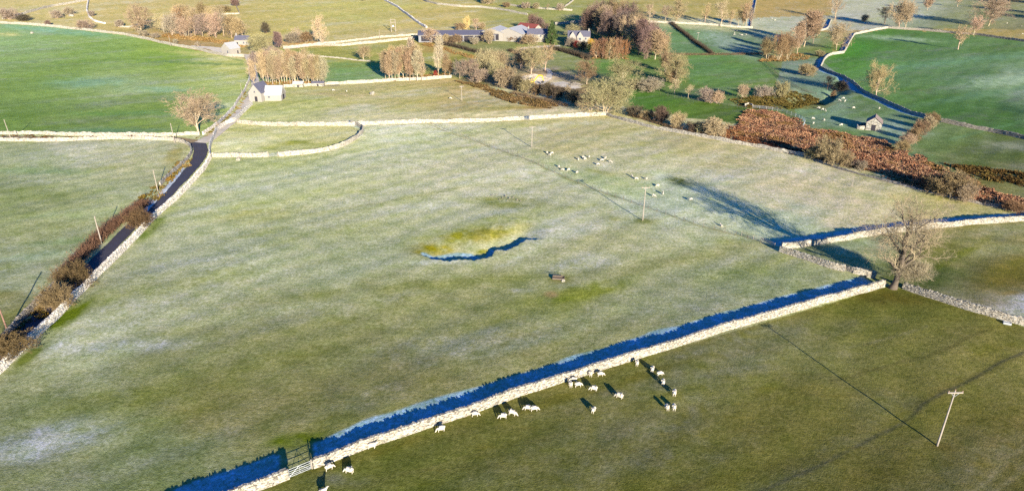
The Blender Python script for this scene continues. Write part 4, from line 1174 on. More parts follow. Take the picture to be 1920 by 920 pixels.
ribbon('track', [(975, 92), (1010, 88), (1050, 86)], [5, 6, 4], track_mat)

ribbon('verge', [(270, 398), (283, 383), (300, 366), (318, 347), (334, 329), (345, 315)], [1.6, 1.4, 0.8], plain('frosted_verge', (0.40, 0.42, 0.40), 0.95, 0.2, 2.0, 0.05, 0, 0.05), 0.1)
# verge of the lane: bank of dead grass on the left
scrub('verge_grass', [(-30, 690), (60, 612), (110, 560), (100, 545), (-30, 660)], 5, 0.5, [(150, 120, 50), (96, 84, 30), (170, 140, 84)], 3, 0.35)
scrub('verge_grass', [(245, 395), (276, 396), (330, 334), (362, 300), (352, 292), (318, 322), (285, 350)], 5, 0.5, [(160, 128, 64), (120, 108, 40), (176, 150, 100)], 4, 0.35)
scrub('verge_grass', [(372, 262), (384, 254), (414, 234), (442, 203), (462, 172), (466, 172), (447, 205), (420, 236), (396, 252)], 4, 0.4, [(150, 124, 60), (120, 110, 40), (170, 150, 90)], 5, 0.35)
scrub('verge_grass', [(-40, 256), (270, 259), (330, 262), (330, 258), (270, 257), (-40, 253)], 3, 0.45, [(120, 84, 40), (96, 64, 30), (160, 120, 70)], 6, 0.35)
BR = [(188, 144, 112), (124, 88, 72), (172, 120, 92), (92, 62, 54), (204, 166, 130), (114, 80, 80), (178, 134, 98), (124, 98, 60)]
scrub('bracken', [(1400, 207), (1440, 208), (1500, 226), (1510, 240), (1560, 248), (1640, 262), (1700, 285), (1770, 315), (1830, 345), (1925, 380), (1990, 395), (1990, 416), (1900, 394), (1800, 372), (1700, 345), (1620, 320), (1530, 295), (1480, 285), (1430, 266), (1375, 252), (1385, 228)], 9.0, 0.75, BR, 11, 0.42, 1.45, 0.35)
scrub('bracken', [(1372, 236), (1400, 246), (1450, 262), (1510, 286), (1500, 292), (1440, 278), (1370, 262), (1330, 254)], 6.0, 0.6, [(120, 76, 60), (90, 56, 46), (150, 104, 72)], 12, 0.4, 1.6, .4)
scrub('rushes', [(1375, 196), (1380, 184), (1440, 178), (1500, 174), (1535, 186), (1540, 196), (1500, 204), (1440, 207), (1400, 203)], 4.0, 0.7, [(132, 122, 62), (112, 96, 48), (150, 130, 72), (92, 84, 36)], 13, 0.5)
scrub('rushes', [(1770, 306), (1850, 315), (1920, 325), (1980, 340), (1980, 365), (1920, 352), (1830, 336)], 4.0, 0.7, [(112, 92, 48), (96, 70, 40), (140, 118, 64), (80, 76, 32)], 14, 0.5)
scrub('rough_grass', [(905, 158), (960, 180), (1010, 188), (1050, 198), (1030, 204), (960, 194), (900, 168), (850, 152)], 3.0, 0.7, [(150, 124, 84), (112, 94, 58), (160, 130, 92)], 15, 0.6)
scrub('rough_grass', [(480, 162), (600, 159), (640, 157), (600, 152), (490, 154)], 2.0, 0.6, [(196, 158, 104), (158, 124, 76), (206, 172, 122)], 16, 0.6)
scrub('rough_grass', [(720, 153), (800, 149), (845, 145), (840, 138), (790, 143), (725, 147)], 2.5, 0.8, [(196, 158, 104), (158, 124, 76), (206, 172, 122)], 17, 0.6)
scrub('rough_grass', [(800, 80), (905, 110), (960, 130), (950, 136), (890, 112), (790, 84)], 1.6, 0.6, [(196, 158, 104), (158, 124, 76), (206, 172, 122)], 18, 0.6)
scrub('rough_grass', [(300, 70), (380, 78), (460, 90), (460, 84), (400, 72), (310, 62)], 1.2, 0.8, [(196, 158, 104), (158, 124, 76), (206, 172, 122)], 19, 0.7)
scrub('rough_grass', [(1105, 112), (1180, 112), (1176, 107), (1108, 107)], 2.5, 0.5, [(196, 158, 104), (158, 124, 76), (206, 172, 122)], 20, 0.5)
scrub('rough_grass', [(1425, 117), (1500, 114), (1520, 106), (1500, 100), (1430, 108)], 1.6, 0.7, [(196, 158, 104), (158, 124, 76), (206, 172, 122)], 21, 0.5)

# ------------------------------------------------------------------ buildings
gabled('stone_barn', 'small stone barn with its pale gable facing the lane', 489, 187, 78, 8.5, 6.2, 3.9, 7.6, 'white_wall', 'slate', doors=[('left', .4, 1.3, 2.2, 0)], windows=[('left', 0, .8, .8, 3.9)])
gabled('lean_to_shed', 'white frosted shed joined to the right of the stone barn', 517, 186, 2, 7.4, 7.4, 2.6, 6.0, 'white_wall', 'pale_roof', doors=[('right', 0, 2.2, 2.4, 0)], windows=[('front', -1.8, 1.0, .8, 1.3)])
gabled('field_house', 'small white house with a dark slate roof below the hillside wood', 456.5, 84, -2, 9.5, 6, 3.4, 5.9, 'white_wall', 'slate', doors=[('front', -2.8, .9, 2.0, 0)], windows=[('front', 1.6, .9, 1.2, 1.0), ('front', 3.6, .8, 1.2, 1.0)], chimneys=(-4,))
gabled('white_cottage', 'low white cottage with a pale roof in front of the small dark roofed house', 434, 101, 64, 8.5, 7.5, 3.6, 7.0, 'white_wall', 'pale_roof', windows=[('left', 1.6, 1.0, 1.6, .9)], doors=[('front', 2, 1, 2.1, 0)])
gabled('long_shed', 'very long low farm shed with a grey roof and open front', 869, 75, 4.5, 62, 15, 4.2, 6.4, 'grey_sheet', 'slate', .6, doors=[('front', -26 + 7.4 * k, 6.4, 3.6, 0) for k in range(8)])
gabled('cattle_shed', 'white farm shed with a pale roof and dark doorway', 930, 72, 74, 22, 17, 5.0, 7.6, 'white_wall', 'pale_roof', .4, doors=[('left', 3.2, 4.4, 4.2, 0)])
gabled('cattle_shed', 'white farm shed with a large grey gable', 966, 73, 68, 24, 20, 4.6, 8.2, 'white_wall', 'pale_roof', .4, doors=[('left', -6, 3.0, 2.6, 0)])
gabled('red_roofed_barn', 'barn with a long red clay roof at the farm', 992, 64, -48, 19, 8, 4.2, 7.2, 'grey_wall', 'red_roof', windows=[('front', 3, 1, 1, 1.6), ('front', -3, 1, 1, 1.6)])
gabled('farmhouse', 'stone farmhouse with a dark slate roof beside the evergreen', 1008, 77, -6, 14, 8, 4.8, 8.0, 'grey_wall', 'slate', windows=[('front', -4.5, 1, 1.3, .9), ('front', 0, 1, 1.3, .9), ('front', 4.5, 1, 1.3, .9), ('front', -2.4, 1, 1.2, 3.1), ('front', 2.4, 1, 1.2, 3.1)], chimneys=(-6.4, 6.4))
gabled('white_house', 'cream house half hidden by garden trees', 1085, 82, -4, 15, 8, 5.0, 8.2, 'white_wall', 'slate', windows=[('front', -4.5, 1.2, 1.3, 3.0), ('front', 0, 1.2, 1.3, 3.0), ('front', 4.5, 1.2, 1.3, 3.0)], chimneys=(6.6,))
hb = bpy.data.objects['white_house']
for x in (-4.4, 0.6):                                            # two front gables of the cream house
    g = MB()
    g.add([(x - 2.1, -5.2, 0), (x + 2.1, -5.2, 0), (x + 2.1, -4.05, 0), (x - 2.1, -4.05, 0), (x - 2.1, -5.2, 5.2), (x + 2.1, -5.2, 5.2), (x + 2.1, -4.05, 5.2), (x - 2.1, -4.05, 5.2), (x, -5.2, 8.2), (x, -1.2, 8.2)],
          [(0, 1, 5, 8, 4), (1, 2, 6, 5), (3, 0, 4, 7), (5, 6, 9, 8), (4, 8, 9, 7)])
    go = g.build('gable', M['white_wall'], hb)
    q = MB(); q.box((x, -5.23, 3.6), (1.3, .06, 1.3)); q.build('pane', M['glass'], go)
gabled('field_barn', 'brown roofed stone field barn standing alone beyond the bracken', 1637, 242, 62, 6.4, 5.2, 3.0, 5.0, 'grey_wall', 'brown_roof', doors=[('left', 0, 1.5, 2.3, 0)], windows=[('front', .6, .7, .7, 1.2)])
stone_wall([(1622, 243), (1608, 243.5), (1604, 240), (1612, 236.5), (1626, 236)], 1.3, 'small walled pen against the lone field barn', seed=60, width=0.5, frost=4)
SHADE_FROST_LINES.append((np.array([at(1622, 240)[:2], at(1640, 240)[:2]]), 14))
for k, (u, v, ww, hh, lab) in enumerate([(560, 163, 5, 2.2, 'pale stone pen end beside the copse'), (597, 161, 6, 1.8, 'low pale stone shelter at the right end of the copse')]):
    gabled('stone_shelter', lab, u, v, 4, ww, 2.6, hh * .8, hh * 1.15, 'grey_wall', 'pale_roof' if k == 0 else 'slate', .15, doors=[('front', 0, .8, 1.2, 0)])

# ------------------------------------------------------------------ digger and rubble in the yard
def excavator(u, v):
    p = at(u, v)
    e = thing('excavator', 'yellow excavator working beside the pale rubble heap', 'excavator', p, 0.35)
    for y in (-1.0, 1.0):
        b = MB()
        b.add([(x, y + s * .25, z) for s in (-1, 1) for x, z in ((-1.7, .25), (-1.45, 0), (1.45, 0), (1.7, .25), (1.7, .55), (1.45, .8), (-1.45, .8), (-1.7, .55))],
              [tuple(range(8)), tuple(range(15, 7, -1))] + [(i, i + 8, (i + 1) % 8 + 8, (i + 1) % 8) for i in range(8)])
        b.build('track_belt', M['black'], e)
    b = MB(); b.box((-.35, .0, 1.35), (2.9, 2.3, .75)); b.box((-1.25, 0, 1.95), (1.1, 2.2, .5)); b.build('body', M['yellow'], e)
    b = MB(); b.box((.45, .55, 2.35), (1.4, 1.0, 1.3)); c = b.build('cab', M['yellow'], e)
    g = MB(); g.box((1.16, .55, 2.45), (.04, .8, .9)); g.box((.45, 1.06, 2.45), (1.1, .04, .85)); g.box((.45, .04, 2.45), (1.1, .04, .85)); g.build('cab_glass', M['glass'], c)
    def beam(name, a, bb, w0, w1, mat):
        m = MB(); a = np.array(a); bb = np.array(bb)
        m.tube([a, (a + bb) / 2 + np.array([0, 0, .05]), bb], [w0, (w0 + w1) / 1.8, w1], 4); return m.build(name, mat, e)
    beam('boom', (.8, -.35, 1.6), (3.3, -.35, 4.6), .3, .34, M['yellow']); beam('boom', (3.3, -.35, 4.6), (5.4, -.35, 4.5), .34, .24, M['yellow'])
    beam('arm', (5.2, -.35, 4.8), (6.3, -.35, 2.0), .26, .18, M['yellow'])
    beam('hydraulic_ram', (1.4, -.35, 1.7), (2.9, -.35, 3.7), .09, .07, M['galv'])
    b = MB(); b.add([(6.0, y, z) if k == 0 else (6.0 + dx, y, z) for k, dx, z in ((1, .2, 2.0), (1, -.7, 1.6), (1, -.8, .9), (1, -.1, .8), (1, .4, 1.3)) for y in (-.85, .15)],
                    [(0, 2, 4, 6, 8), (9, 7, 5, 3, 1), (0, 1, 3, 2), (2, 3, 5, 4), (4, 5, 7, 6), (6, 7, 9, 8)])
    b.build('bucket', M['black'], e)
    return e
excavator(997, 160)
def heap(u, v, r, h, label, seed, name='rubble_heap', mat='rubble', cat='heap'):
    rng = np.random.default_rng(seed); p = at(u, v); b = MB()
    n, k = 22, 8
    V = [(0, 0, h)]
    for i in range(1, k):
        for j in range(n):
            a = 2 * math.pi * j / n; q = i / (k - 1)
            rr = r * q * (1 + .25 * math.sin(a * 2 + seed) + .12 * math.sin(a * 5 + 1))
            V.append((rr * math.cos(a), rr * .7 * math.sin(a), h * (1 - q) ** 1.1 - (.3 if i == k - 1 else 0) + rng.uniform(-.09, .09) * h))
    f = [(0, 1 + j, 1 + (j + 1) % n) for j in range(n)]
    for i in range(k - 2):
        for j in range(n): f.append((1 + i * n + j, 1 + (i + 1) * n + j, 1 + (i + 1) * n + (j + 1) % n, 1 + i * n + (j + 1) % n))
    b.add(V, f)
    for q in range(int(r * 16)):
        a, d = rng.uniform(0, 6.28), math.sqrt(rng.random()) * r * 1.05
        s = rng.uniform(.15, .5) * min(1, r / 3)
        x, y = d * math.cos(a), d * .7 * math.sin(a)
        b.box((x, y, max(0, h * (1 - d / r)) + s * .2), (s, s * .8, s * .6), rng.uniform(0, 3), s * .15, rng, (rng.uniform(-.4, .4), rng.uniform(-.4, .4)))
    o = b.build(name, M[mat]); o.location = p
    return tag(o, label, cat)
heap(1000, 148, 9, 2.6, 'pale limestone rubble heap behind the yellow excavator', 3)
heap(1078, 159, 4, 1.2, 'dark stony heap under the brown tree by the yard', 4, mat='stone_old')

# ------------------------------------------------------------------ loose stones and field furniture
def boulders(label, spots, seed, mat='stone', group=None):
    rng = np.random.default_rng(seed)
    for u, v, s in spots:
        p = at(u, v); b = MB()
        n = 3
        ico = []
        for i in range(7):
            for j in range(10):
                th, ph = math.pi * (i + .001) / 6.002, 2 * math.pi * j / 10
                rr = 1 + rng.uniform(-.22, .22)
                ico.append((s * rr * math.sin(th) * math.cos(ph), s * .75 * rr * math.sin(th) * math.sin(ph), s * .5 * rr * math.cos(th) + s * .25))
        f = [(i * 10 + j, (i + 1) * 10 + j, (i + 1) * 10 + (j + 1) % 10, i * 10 + (j + 1) % 10) for i in range(6) for j in range(10)]
        b.add(ico, f)
        o = b.build('boulder', M[mat]); o.location = p; o.rotation_euler = (0, 0, rng.uniform(0, 3))
        tag(o, label, 'boulder', group)
boulders('grey limestone boulder among the scattered stones in mid field', [(922, 366, 0.30), (930, 365, 0.21), (948, 368, 0.42), (955, 372, 0.36), (962, 370, 0.30), (970, 375, 0.36), (942, 371, 0.27), (915, 368, 0.21), (976, 377, 0.24), (951, 376, 0.21), (936, 374, 0.24)], 5, 'stone_old', group='limestone stones lying in mid field')
boulders('large pale boulder below the enclosure wall', [(447, 300, 1.1)], 6)
boulders('pale flat boulder lying in the barn field', [(698, 177, 1.7)], 7)
boulders('small pale rock at the foot of the lower hillside wall', [(60, 63, 1.6)], 8)
boulders('white rock under the paired hillside shrubs', [(134, 31, 2.2)], 9)
p = at(1047, 523)
e = thing('feed_trough', 'brown timber feed trough standing alone in the main field', 'trough', p, -0.12)
e.scale = (.8, .8, .75)
b = MB()
for y in (-.7, .7): b.box((0, y, .42), (3.0, .09, .5))
for x in (-1.5, 1.5): b.box((x, 0, .42), (.09, 1.31, .5))
b.box((0, 0, .25), (2.9, 1.3, .07)); b.build('box', M['timber'], e)
for x in (-1.25, 1.25):
    for y in (-.55, .55):
        l = MB(); l.box((x, y, .1), (.13, .13, .42)); l.build('leg', M['timber'], e)
b = MB()
for k in range(7): b.tube([(-1.3 + k * .43, .7, .66), (-1.3 + k * .43, .1, 1.15)], [.03, .03], 5)
b.tube([(-1.5, .1, 1.15), (1.5, .1, 1.15)], [.04, .04], 5); b.build('hay_rack', M['timber'], e)
boulders('small bluish stone beside the feed trough', [(1056, 527, .45)], 10)
p = at(1888, 607)
e = thing('water_trough', 'pale metal water trough at the foot of the grey stone wall', 'trough', p, -0.45)
e.scale = (.62, .7, .7)
b = MB()
for y in (-.42, .42): b.box((0, y, .28), (2.0, .1, .56))
for x in (-.95, .95): b.box((x, 0, .28), (.1, .74, .56))
b.box((0, 0, .1), (1.8, .74, .1)); b.build('tank', M['galv'], e)
b = MB(); b.box((0, 0, .42), (1.8, .74, .02)); b.build('water', M['glass'], e)
field_gate((541, 896), (585, 878), 1.3, 'galvanised five bar gate between the two near stone walls')
field_gate((504, 294), (521, 293.5), 1.15, 'small gate in the wall of the curved enclosure')
field_gate((1583, 508), (1597, 511), 1.15, 'gate in the gap beside the old tree', 'wood')
field_gate((674, 77), (690, 76), 1.3, 'gate in the wall of the farm track', 'wood')
field_gate((982, 225), (992, 224.5), 1.2, 'gate in the gap of the long top wall')
b = MB()
for k, (x, y) in enumerate(((0, 0), (3.4, -1.0))): b.box((x, y, 0.3), (.35, .35, 2.0), .2, .04, np.random.default_rng(k))
pp = at(1757, 228); o = b.build('stone_gatepost', M['stone']); o.location = pp; tag(o, 'pale stone gateposts at the corner of the large green field', 'gatepost')

# ------------------------------------------------------------------ fences
wire_fence([(810, 233), (900, 267), (1000, 305), (1060, 332), (1110, 354), (1200, 385), (1300, 420), (1400, 446), (1452, 463)], 3.0, 1.0, 'thin post and wire fence crossing the main field below the sheep')
wire_fence([(1390, 442), (1412, 449), (1430, 455), (1452, 465)], 2.6, 1.2, 'pale rail fence by the end of the shadowed wall', 'wood', rails=2)
wire_fence([(1292, 151), (1318, 160), (1335, 165), (1365, 178), (1390, 189)], 4.5, 1.1, 'post fence below the small green field')
wire_fence([(1180, 168), (1240, 178), (1290, 188), (1350, 197), (1400, 204)], 4.5, 1.1, 'post fence along the narrow green strip')
wire_fence([(1434, 118), (1466, 150), (1500, 170), (1530, 178)], 3, 1.1, 'wooden fence down the edge of the stream hollow', rails=2)
wire_fence([(1411, 203), (1450, 206), (1475, 213), (1500, 222), (1510, 230), (1505, 240)], 2.6, 1.3, 'grey rail fence round the top of the bracken', 'galv', rails=2)
wire_fence([(1665, 344), (1731, 357), (1800, 374), (1870, 391), (1925, 401)], 3, 1.1, 'post and wire fence below the bracken')
wire_fence([(606, 163), (625, 163), (637, 162)], 2.2, 1.1, 'short timber fence in front of the copse wall', 'timber', rails=2)

# ------------------------------------------------------------------ poles
pole(1757, 835, 103, 'tall pole with a crossarm standing in the near dark field', tilt=1.2, arm_rz=0.05)
pole(1205, 413, 63, 'pole with a crossarm below the long tree shadow', tilt=.6, arm_rz=0.1)
pole(997, 276, 39, 'pole with a crossarm above the scattered sheep', tilt=.8, arm_rz=0.15)
pole(866, 190, 29, 'pole with a crossarm in the barn field', arm_rz=0.2)
pole(191, 457, 52, 'plain pole in the brown hedge beside the lane', False, tilt=-1)
pole(15, 622, 62, 'dark brown pole by the lane near the thorn bushes', False, 'wood_dark', tilt=-2, rad=.16)
pole(296, 358, 40, 'plain pole in the grass bank by the lane bend', False, tilt=-1)
pole(328, 268, 37, 'plain pole at the lane junction', False, tilt=-2)
pole(21, 262, 38, 'leaning pole between the walls of the brown lane', False, tilt=-4)
pole(455, 184, 27, 'thin pole beside the upper lane', False, rad=.11)
pole(320, 87, 21, 'small pole at the top wall of the green field', False)
pole(712, 72, 15, 'short pole on the hillside by the farm track', False)
pole(1308, 76, 15, 'pole with a crossarm behind the dark hedge', True)
pole(1597, 350, 22, 'thin pole at the lower edge of the bracken', False, rad=.08)
p = at(738, 60); h = metres(p, 24)
e = thing('h_pole', 'double wooden pole with cross pieces on the hillside', 'pole', p)
for x in (-1.6, 1.6):
    b = MB(); b.tube([(x, 0, -.4), (x, 0, h)], [.26, .2], 8); b.build('post', M['wood'], e)
for z in (h - .2, h * .74, h * .42):
    b = MB(); b.box((0, -.24, z), (3.8, .2, .3)); b.build('crosspiece', M['wood'], e)
b = MB(); b.box((0, -.55, h * .46), (1.1, .7, 1.3)); b.build('transformer', M['galv'], e)
# ------------------------------------------------------------------ trees
protos()
big_tree()
TREES = [
 (372, 250, 80, 'broad', 'tan', 'wide spreading bare tree beside the lane junction', 96),
 (1642, 183, 67, 'broad', 'olive', 'lone bare tree at the left edge of the large green field', 56),
 (1796, 93, 47, 'spare', 'pink', 'small lone bare tree in the upper part of the large green field', 33),
 (1825, 66, 38, 'broad', 'pink', 'small bare tree behind the shaded wall', 28),
 (1853, 49, 62, 'broad', 'pink', 'large leaning bare tree beyond the shaded wall', 66),
 (1685, 53, 56, 'broad', 'pink', 'bare tree with a dark trunk at the corner of the shaded wall', 44),
 (1697, 54, 56, 'broad', 'pink', 'bare tree with a pale trunk at the corner of the shaded wall', 40),
 (1658, 46, 36, 'spare', 'grey', 'thin dark bare tree left of the pair by the shaded wall', 32),
 (1620, 41, 14, 'bush', 'pink', 'small shrub on the frosted slope', 16),
 (1738, 20, 30, 'tall', 'pink', 'upright bare tree on the far frosted slope', 20),
 (1795, 13, 26, 'spare', 'pink', 'bare tree in the far blue shade', 24),
 (1892, 6, 40, 'broad', 'dark', 'dark tree at the far upper corner', 60),
 (1565, 38, 48, 'spare', 'pink', 'bare tree above the wall corner', 34),
 (1568, 94, 56, 'broad', 'pink', 'round bare tree inside the wall bend by the blue lane', 46),
 (1507, 88, 70, 'tall', 'pink', 'tallest pink tree of the clump above the stream hollow', 52),
 (1494, 102, 62, 'tall', 'pink', 'tall reddish tree in front of the clump above the stream hollow', 26),
 (1524, 82, 58, 'tall', 'pink', 'right hand tree of the clump above the stream hollow', 36),
 (1476, 112, 52, 'willow', 'brown', 'brown many stemmed tree in the clump above the stream hollow', 30),
 (1458, 113, 48, 'willow', 'brown', 'low brown tree in the left of the clump above the stream hollow', 32),
 (1438, 112, 42, 'willow', 'brown', 'leftmost low brown tree of the clump above the stream hollow', 30),
 (1466, 104, 44, 'willow', 'rust', 'rusty tree in the middle of the clump above the stream hollow', 30),
 (1218, 40, 34, 'spare', 'tan', 'bare tree at the left end of the row along the far wall', 20),
 (1247, 41, 32, 'spare', 'grey', 'grey bare tree second in the row along the far wall', 26),
 (1268, 43, 48, 'broad', 'tan', 'largest bare tree of the row along the far wall', 34),
 (1321, 47, 42, 'spare', 'tan', 'isolated bare tree in the middle of the row along the far wall', 22),
 (1352, 50, 50, 'spare', 'tan', 'tall bare tree right of the middle of the row along the far wall', 30),
 (1369, 51, 34, 'spare', 'tan', 'smaller bare tree close to a taller one in the row along the far wall', 16),
 (1384, 49, 31, 'spare', 'tan', 'thin bare tree near the right end of the row along the far wall', 14),
 (1393, 50, 33, 'tall', 'tan', 'slim upright tree near the right end of the row along the far wall', 14),
 (1398, 52, 50, 'spare', 'tan', 'tall bare tree near the wall running uphill', 24),
 (1407, 52, 38, 'spare', 'grey', 'bare tree at the right end of the row along the far wall', 16),
 (1267, 158, 60, 'broad', 'olive', 'large olive bare tree at the left of the small green field', 58),
 (1258, 155, 30, 'willow', 'brown', 'low brown tree under the large olive bare tree', 34),
 (1264, 177, 30, 'spare', 'tan', 'small tree on the fence line below the large olive tree', 24),
 (1290, 185, 27, 'spare', 'tan', 'small round tree alone on the fence line', 17),
 (1324, 191, 27, 'bush', 'grey', 'grey bush on the fence line', 34),
 (1344, 194, 24, 'bush', 'tan', 'tan bush beside the grey bush on the fence line', 26),
 (1390, 184, 26, 'willow', 'tan', 'round tan tree at the corner of the rushes', 26),
 (1431, 182, 22, 'bush', 'grey', 'spreading grey bush above the rushes', 36),
 (1463, 182, 30, 'bush', 'olive', 'brown pointed bush above the rushes', 32),
 (1514, 142, 22, 'bush', 'olive', 'dense olive bush inside the stream hollow', 38),
 (1551, 168, 26, 'spare', 'dark', 'dark bare tree beside the blue shaded hollow', 20),
 (1573, 171, 20, 'bush', 'dark', 'low dark bush against the curved wall', 34),
 (1561, 184, 14, 'bush', 'brown', 'small brown bush near the far sheep', 12),
 (1537, 106, 12, 'bush', 'olive', 'low bush at the wall junction by the stream', 22),
 (1100, 158, 50, 'broad', 'brown', 'round brown tree beside the farmyard', 50),
 (1168, 164, 56, 'broad', 'olive', 'wide olive tree right of the round brown tree', 70),
 (1132, 214, 66, 'willow', 'olive', 'big round willow at the end of the long top wall', 96),
 (1108, 208, 40, 'willow', 'olive', 'lower willow on the left of the big round willow', 50),
 (1220, 172, 26, 'bush', 'grey', 'grey bush between the olive tree and the fence', 50),
 (1190, 168, 22, 'bush', 'olive', 'olive bush under the wide olive tree', 36),
 (996, 139, 58, 'broad', 'tan', 'tall tan tree beside the yard track', 56),
 (1022, 133, 50, 'spare', 'olive', 'pale trunked tree at the curve of the yard track', 48),
 (975, 128, 40, 'willow', 'tan', 'tan tree behind the rubble heap', 40),
 (908, 142, 50, 'willow', 'olive', 'tangled olive tree above the hedgerow', 52),
 (938, 132, 40, 'willow', 'tan', 'tangled tan tree below the farm', 48),
 (882, 149, 40, 'broad', 'grey', 'grey bare tree left of the tangled olive tree', 44),
 (862, 147, 37, 'broad', 'grey', 'grey bare tree right of the slender birch', 38),
 (930, 152, 40, 'willow', 'olive', 'olive hedgerow tree above the rough grass', 40),
 (946, 164, 40, 'bush', 'tan', 'tan bush in the hedgerow above the barn field', 46),
 (900, 154, 26, 'bush', 'grey', 'grey bush at the left end of the hedgerow', 40),
 (970, 171, 30, 'bush', 'dark', 'dark bush in the hedgerow left of the excavator', 26),
 (988, 175, 28, 'bush', 'olive', 'olive bush in the hedgerow below the excavator', 30),
 (1008, 178, 22, 'bush', 'brown', 'brown bush in the hedgerow below the excavator', 28),
 (1028, 184, 30, 'bush', 'dark', 'dark bush in the hedgerow below the yard', 28),
 (1046, 188, 28, 'bush', 'dark', 'dark bush second from the willows in the hedgerow', 30),
 (1064, 190, 30, 'bush', 'tan', 'tan bush in the hedgerow next to the willows', 20),
 (1078, 198, 30, 'bush', 'dark', 'dark bush tucked against the left willow', 30),
 (809, 80, 28, 'willow', 'pink', 'round pinkish tree at the left end of the long shed', 34),
 (856, 82, 18, 'bush', 'brown', 'brown bush in front of the long shed', 26),
 (838, 80, 16, 'bush', 'tan', 'tan bush at the left of the long shed front', 18),
 (890, 83, 14, 'bush', 'grey', 'grey bush in front of the open shed', 22),
 (916, 82, 30, 'willow', 'pink', 'pinkish tree in front of the right end of the long shed', 24),
 (876, 57, 27, 'leafy', 'larch', 'golden larch behind the long shed', 14),
 (863, 57, 15, 'bush', 'brown', 'brown bush left of the golden larch', 20),
 (893, 58, 24, 'spare', 'pink', 'pinkish tree right of the golden larch', 20),
 (904, 56, 14, 'bush', 'tan', 'tan bush behind the long shed', 14),
 (999, 62, 36, 'willow', 'purple', 'purple brown tree behind the red roofed barn', 30),
 (1012, 63, 32, 'willow', 'purple', 'purple brown tree right of the red roofed barn', 26),
 (1024, 66, 24, 'broad', 'purple', 'small purple brown tree near the evergreen', 22),
 (1035, 82, 42, 'conifer', 'green', 'dark green conifer beside the farmhouse', 22),
 (992, 84, 20, 'bush', 'tan', 'tan bush in front of the farmhouse', 36),
 (962, 78, 12, 'bush', 'brown', 'brown bush in front of the grey gabled shed', 26),
 (1072, 88, 18, 'bush', 'grey', 'grey bush left of the cream house', 22),
 (1076, 70, 26, 'broad', 'olive', 'olive tree behind the cream house', 34),
 (1082, 92, 16, 'leafy', 'red', 'crimson leaved tree in front of the cream house', 18),
 (1093, 94, 18, 'bush', 'dark', 'dark bush right of the crimson tree', 22),
 (1107, 100, 28, 'leafy', 'yellow', 'bright yellow leaved tree at the end of the rusty beeches', 18),
 (1240, 108, 46, 'willow', 'tan', 'tan tree at the right front of the dark wood', 26),
 (1246, 136, 40, 'willow', 'brown', 'brown tree between the dark wood and the olive tree', 30),
 (1187, 62, 48, 'tall', 'pink', 'pink birch rising above the dark wood', 16),
 (489, 102, 40, 'willow', 'olive', 'broad olive tree behind the left end of the copse', 50),
 (512, 112, 24, 'willow', 'grey', 'grey tree behind the copse', 40),
 (523, 93, 34, 'tall', 'purple', 'thin purplish tree by the farm track corner', 18),
 (527, 90, 30, 'tall', 'pink', 'thin pinkish tree by the farm track corner', 14),
 (551, 81, 20, 'bush', 'grey', 'grey bush on the bank above the farm track', 36),
 (560, 80, 29, 'spare', 'pale', 'pale trunked tree on the bank above the farm track', 22),
 (574, 80, 20, 'bush', 'brown', 'brown bush on the bank above the farm track', 26),
 (603, 84, 56, 'broad', 'pale', 'tall pale tree standing alone by the farm track', 30),
 (682, 115, 32, 'broad', 'tan', 'small bare tree with its shadow in the green field', 32),
 (499, 63, 22, 'bush', 'dark', 'small dark bush alone on the hillside', 16),
 (477, 160, 50, 'tall', 'pink', 'leaning pinkish tree at the lane above the stone barn', 20),
 (478, 122, 26, 'bush', 'grey', 'grey bush beside the lane below the white cottage', 26),
 (776, 147, 76, 'tall', 'pale', 'tallest tree of the small copse, rising above the rest', 22),
 (822, 144, 80, 'tall', 'pale', 'slender silver birch with a white trunk', 14),
 (834, 144, 44, 'tall', 'tan', 'slender tree close to the silver birch', 18),
 (843, 143, 30, 'tall', 'brown', 'short slender tree right of the silver birch', 16),
 (816, 144, 12, 'leafy', 'red', 'small red leaved shrub at the foot of the silver birch', 9),
 (19, 37, 22, 'bush', 'grey', 'round grey shrub at the far left of the hillside', 32),
 (44, 40, 13, 'bush', 'dark', 'low dark shrub along the slanting hillside wall', 42),
 (106, 35, 17, 'bush', 'grey', 'left shrub of the pair on the hillside', 20),
 (130, 29, 16, 'bush', 'grey', 'right shrub of the pair on the hillside', 22),
 (90, 49, 11, 'bush', 'purple', 'small purplish shrub on the top wall', 12),
 (172, 31, 11, 'bush', 'grey', 'small shrub beside the broken wall', 14),
 (160, 56, 19, 'bush', 'grey', 'wide grey shrub on the top wall', 30),
 (224, 51, 14, 'bush', 'grey', 'dense shrub left of the pinkish hillside tree', 18),
 (265, 60, 54, 'broad', 'pink', 'large pinkish tree at the left end of the hillside wood', 52),
 (270, 68, 12, 'bush', 'grey', 'low shrub under the pinkish hillside tree', 24),
 (292, 72, 10, 'bush', 'grey', 'low shrub between the wall and the hillside wood', 14),
 (329, 83, 10, 'bush', 'grey', 'tiny shrub by the pole at the top wall', 10),
 (371, 87, 9, 'bush', 'grey', 'tiny shrub above the pale track', 10),
 (442, 12, 16, 'bush', 'purple', 'dark shrub at the top of the thin wall', 18),
 (420, 22, 12, 'bush', 'brown', 'brown low scrub behind the hillside wood', 36),
 (683, 1, 8, 'bush', 'dark', 'tiny dark shrub on the skyline slope', 12),
 (915, 8, 22, 'bush', 'olive', 'dark shrubs at the top edge of the hill', 30),
 (950, 14, 10, 'bush', 'brown', 'brown shrub along the straight far wall', 18),
 (985, 16, 12, 'bush', 'grey', 'grey shrub along the straight far wall', 22),
 (1004, 17, 12, 'bush', 'tan', 'tan shrub along the straight far wall', 16),
 (1026, 19, 12, 'spare', 'tan', 'small tree along the straight far wall', 10),
 (1050, 20, 14, 'bush', 'grey', 'grey shrub at the end of the straight far wall', 16),
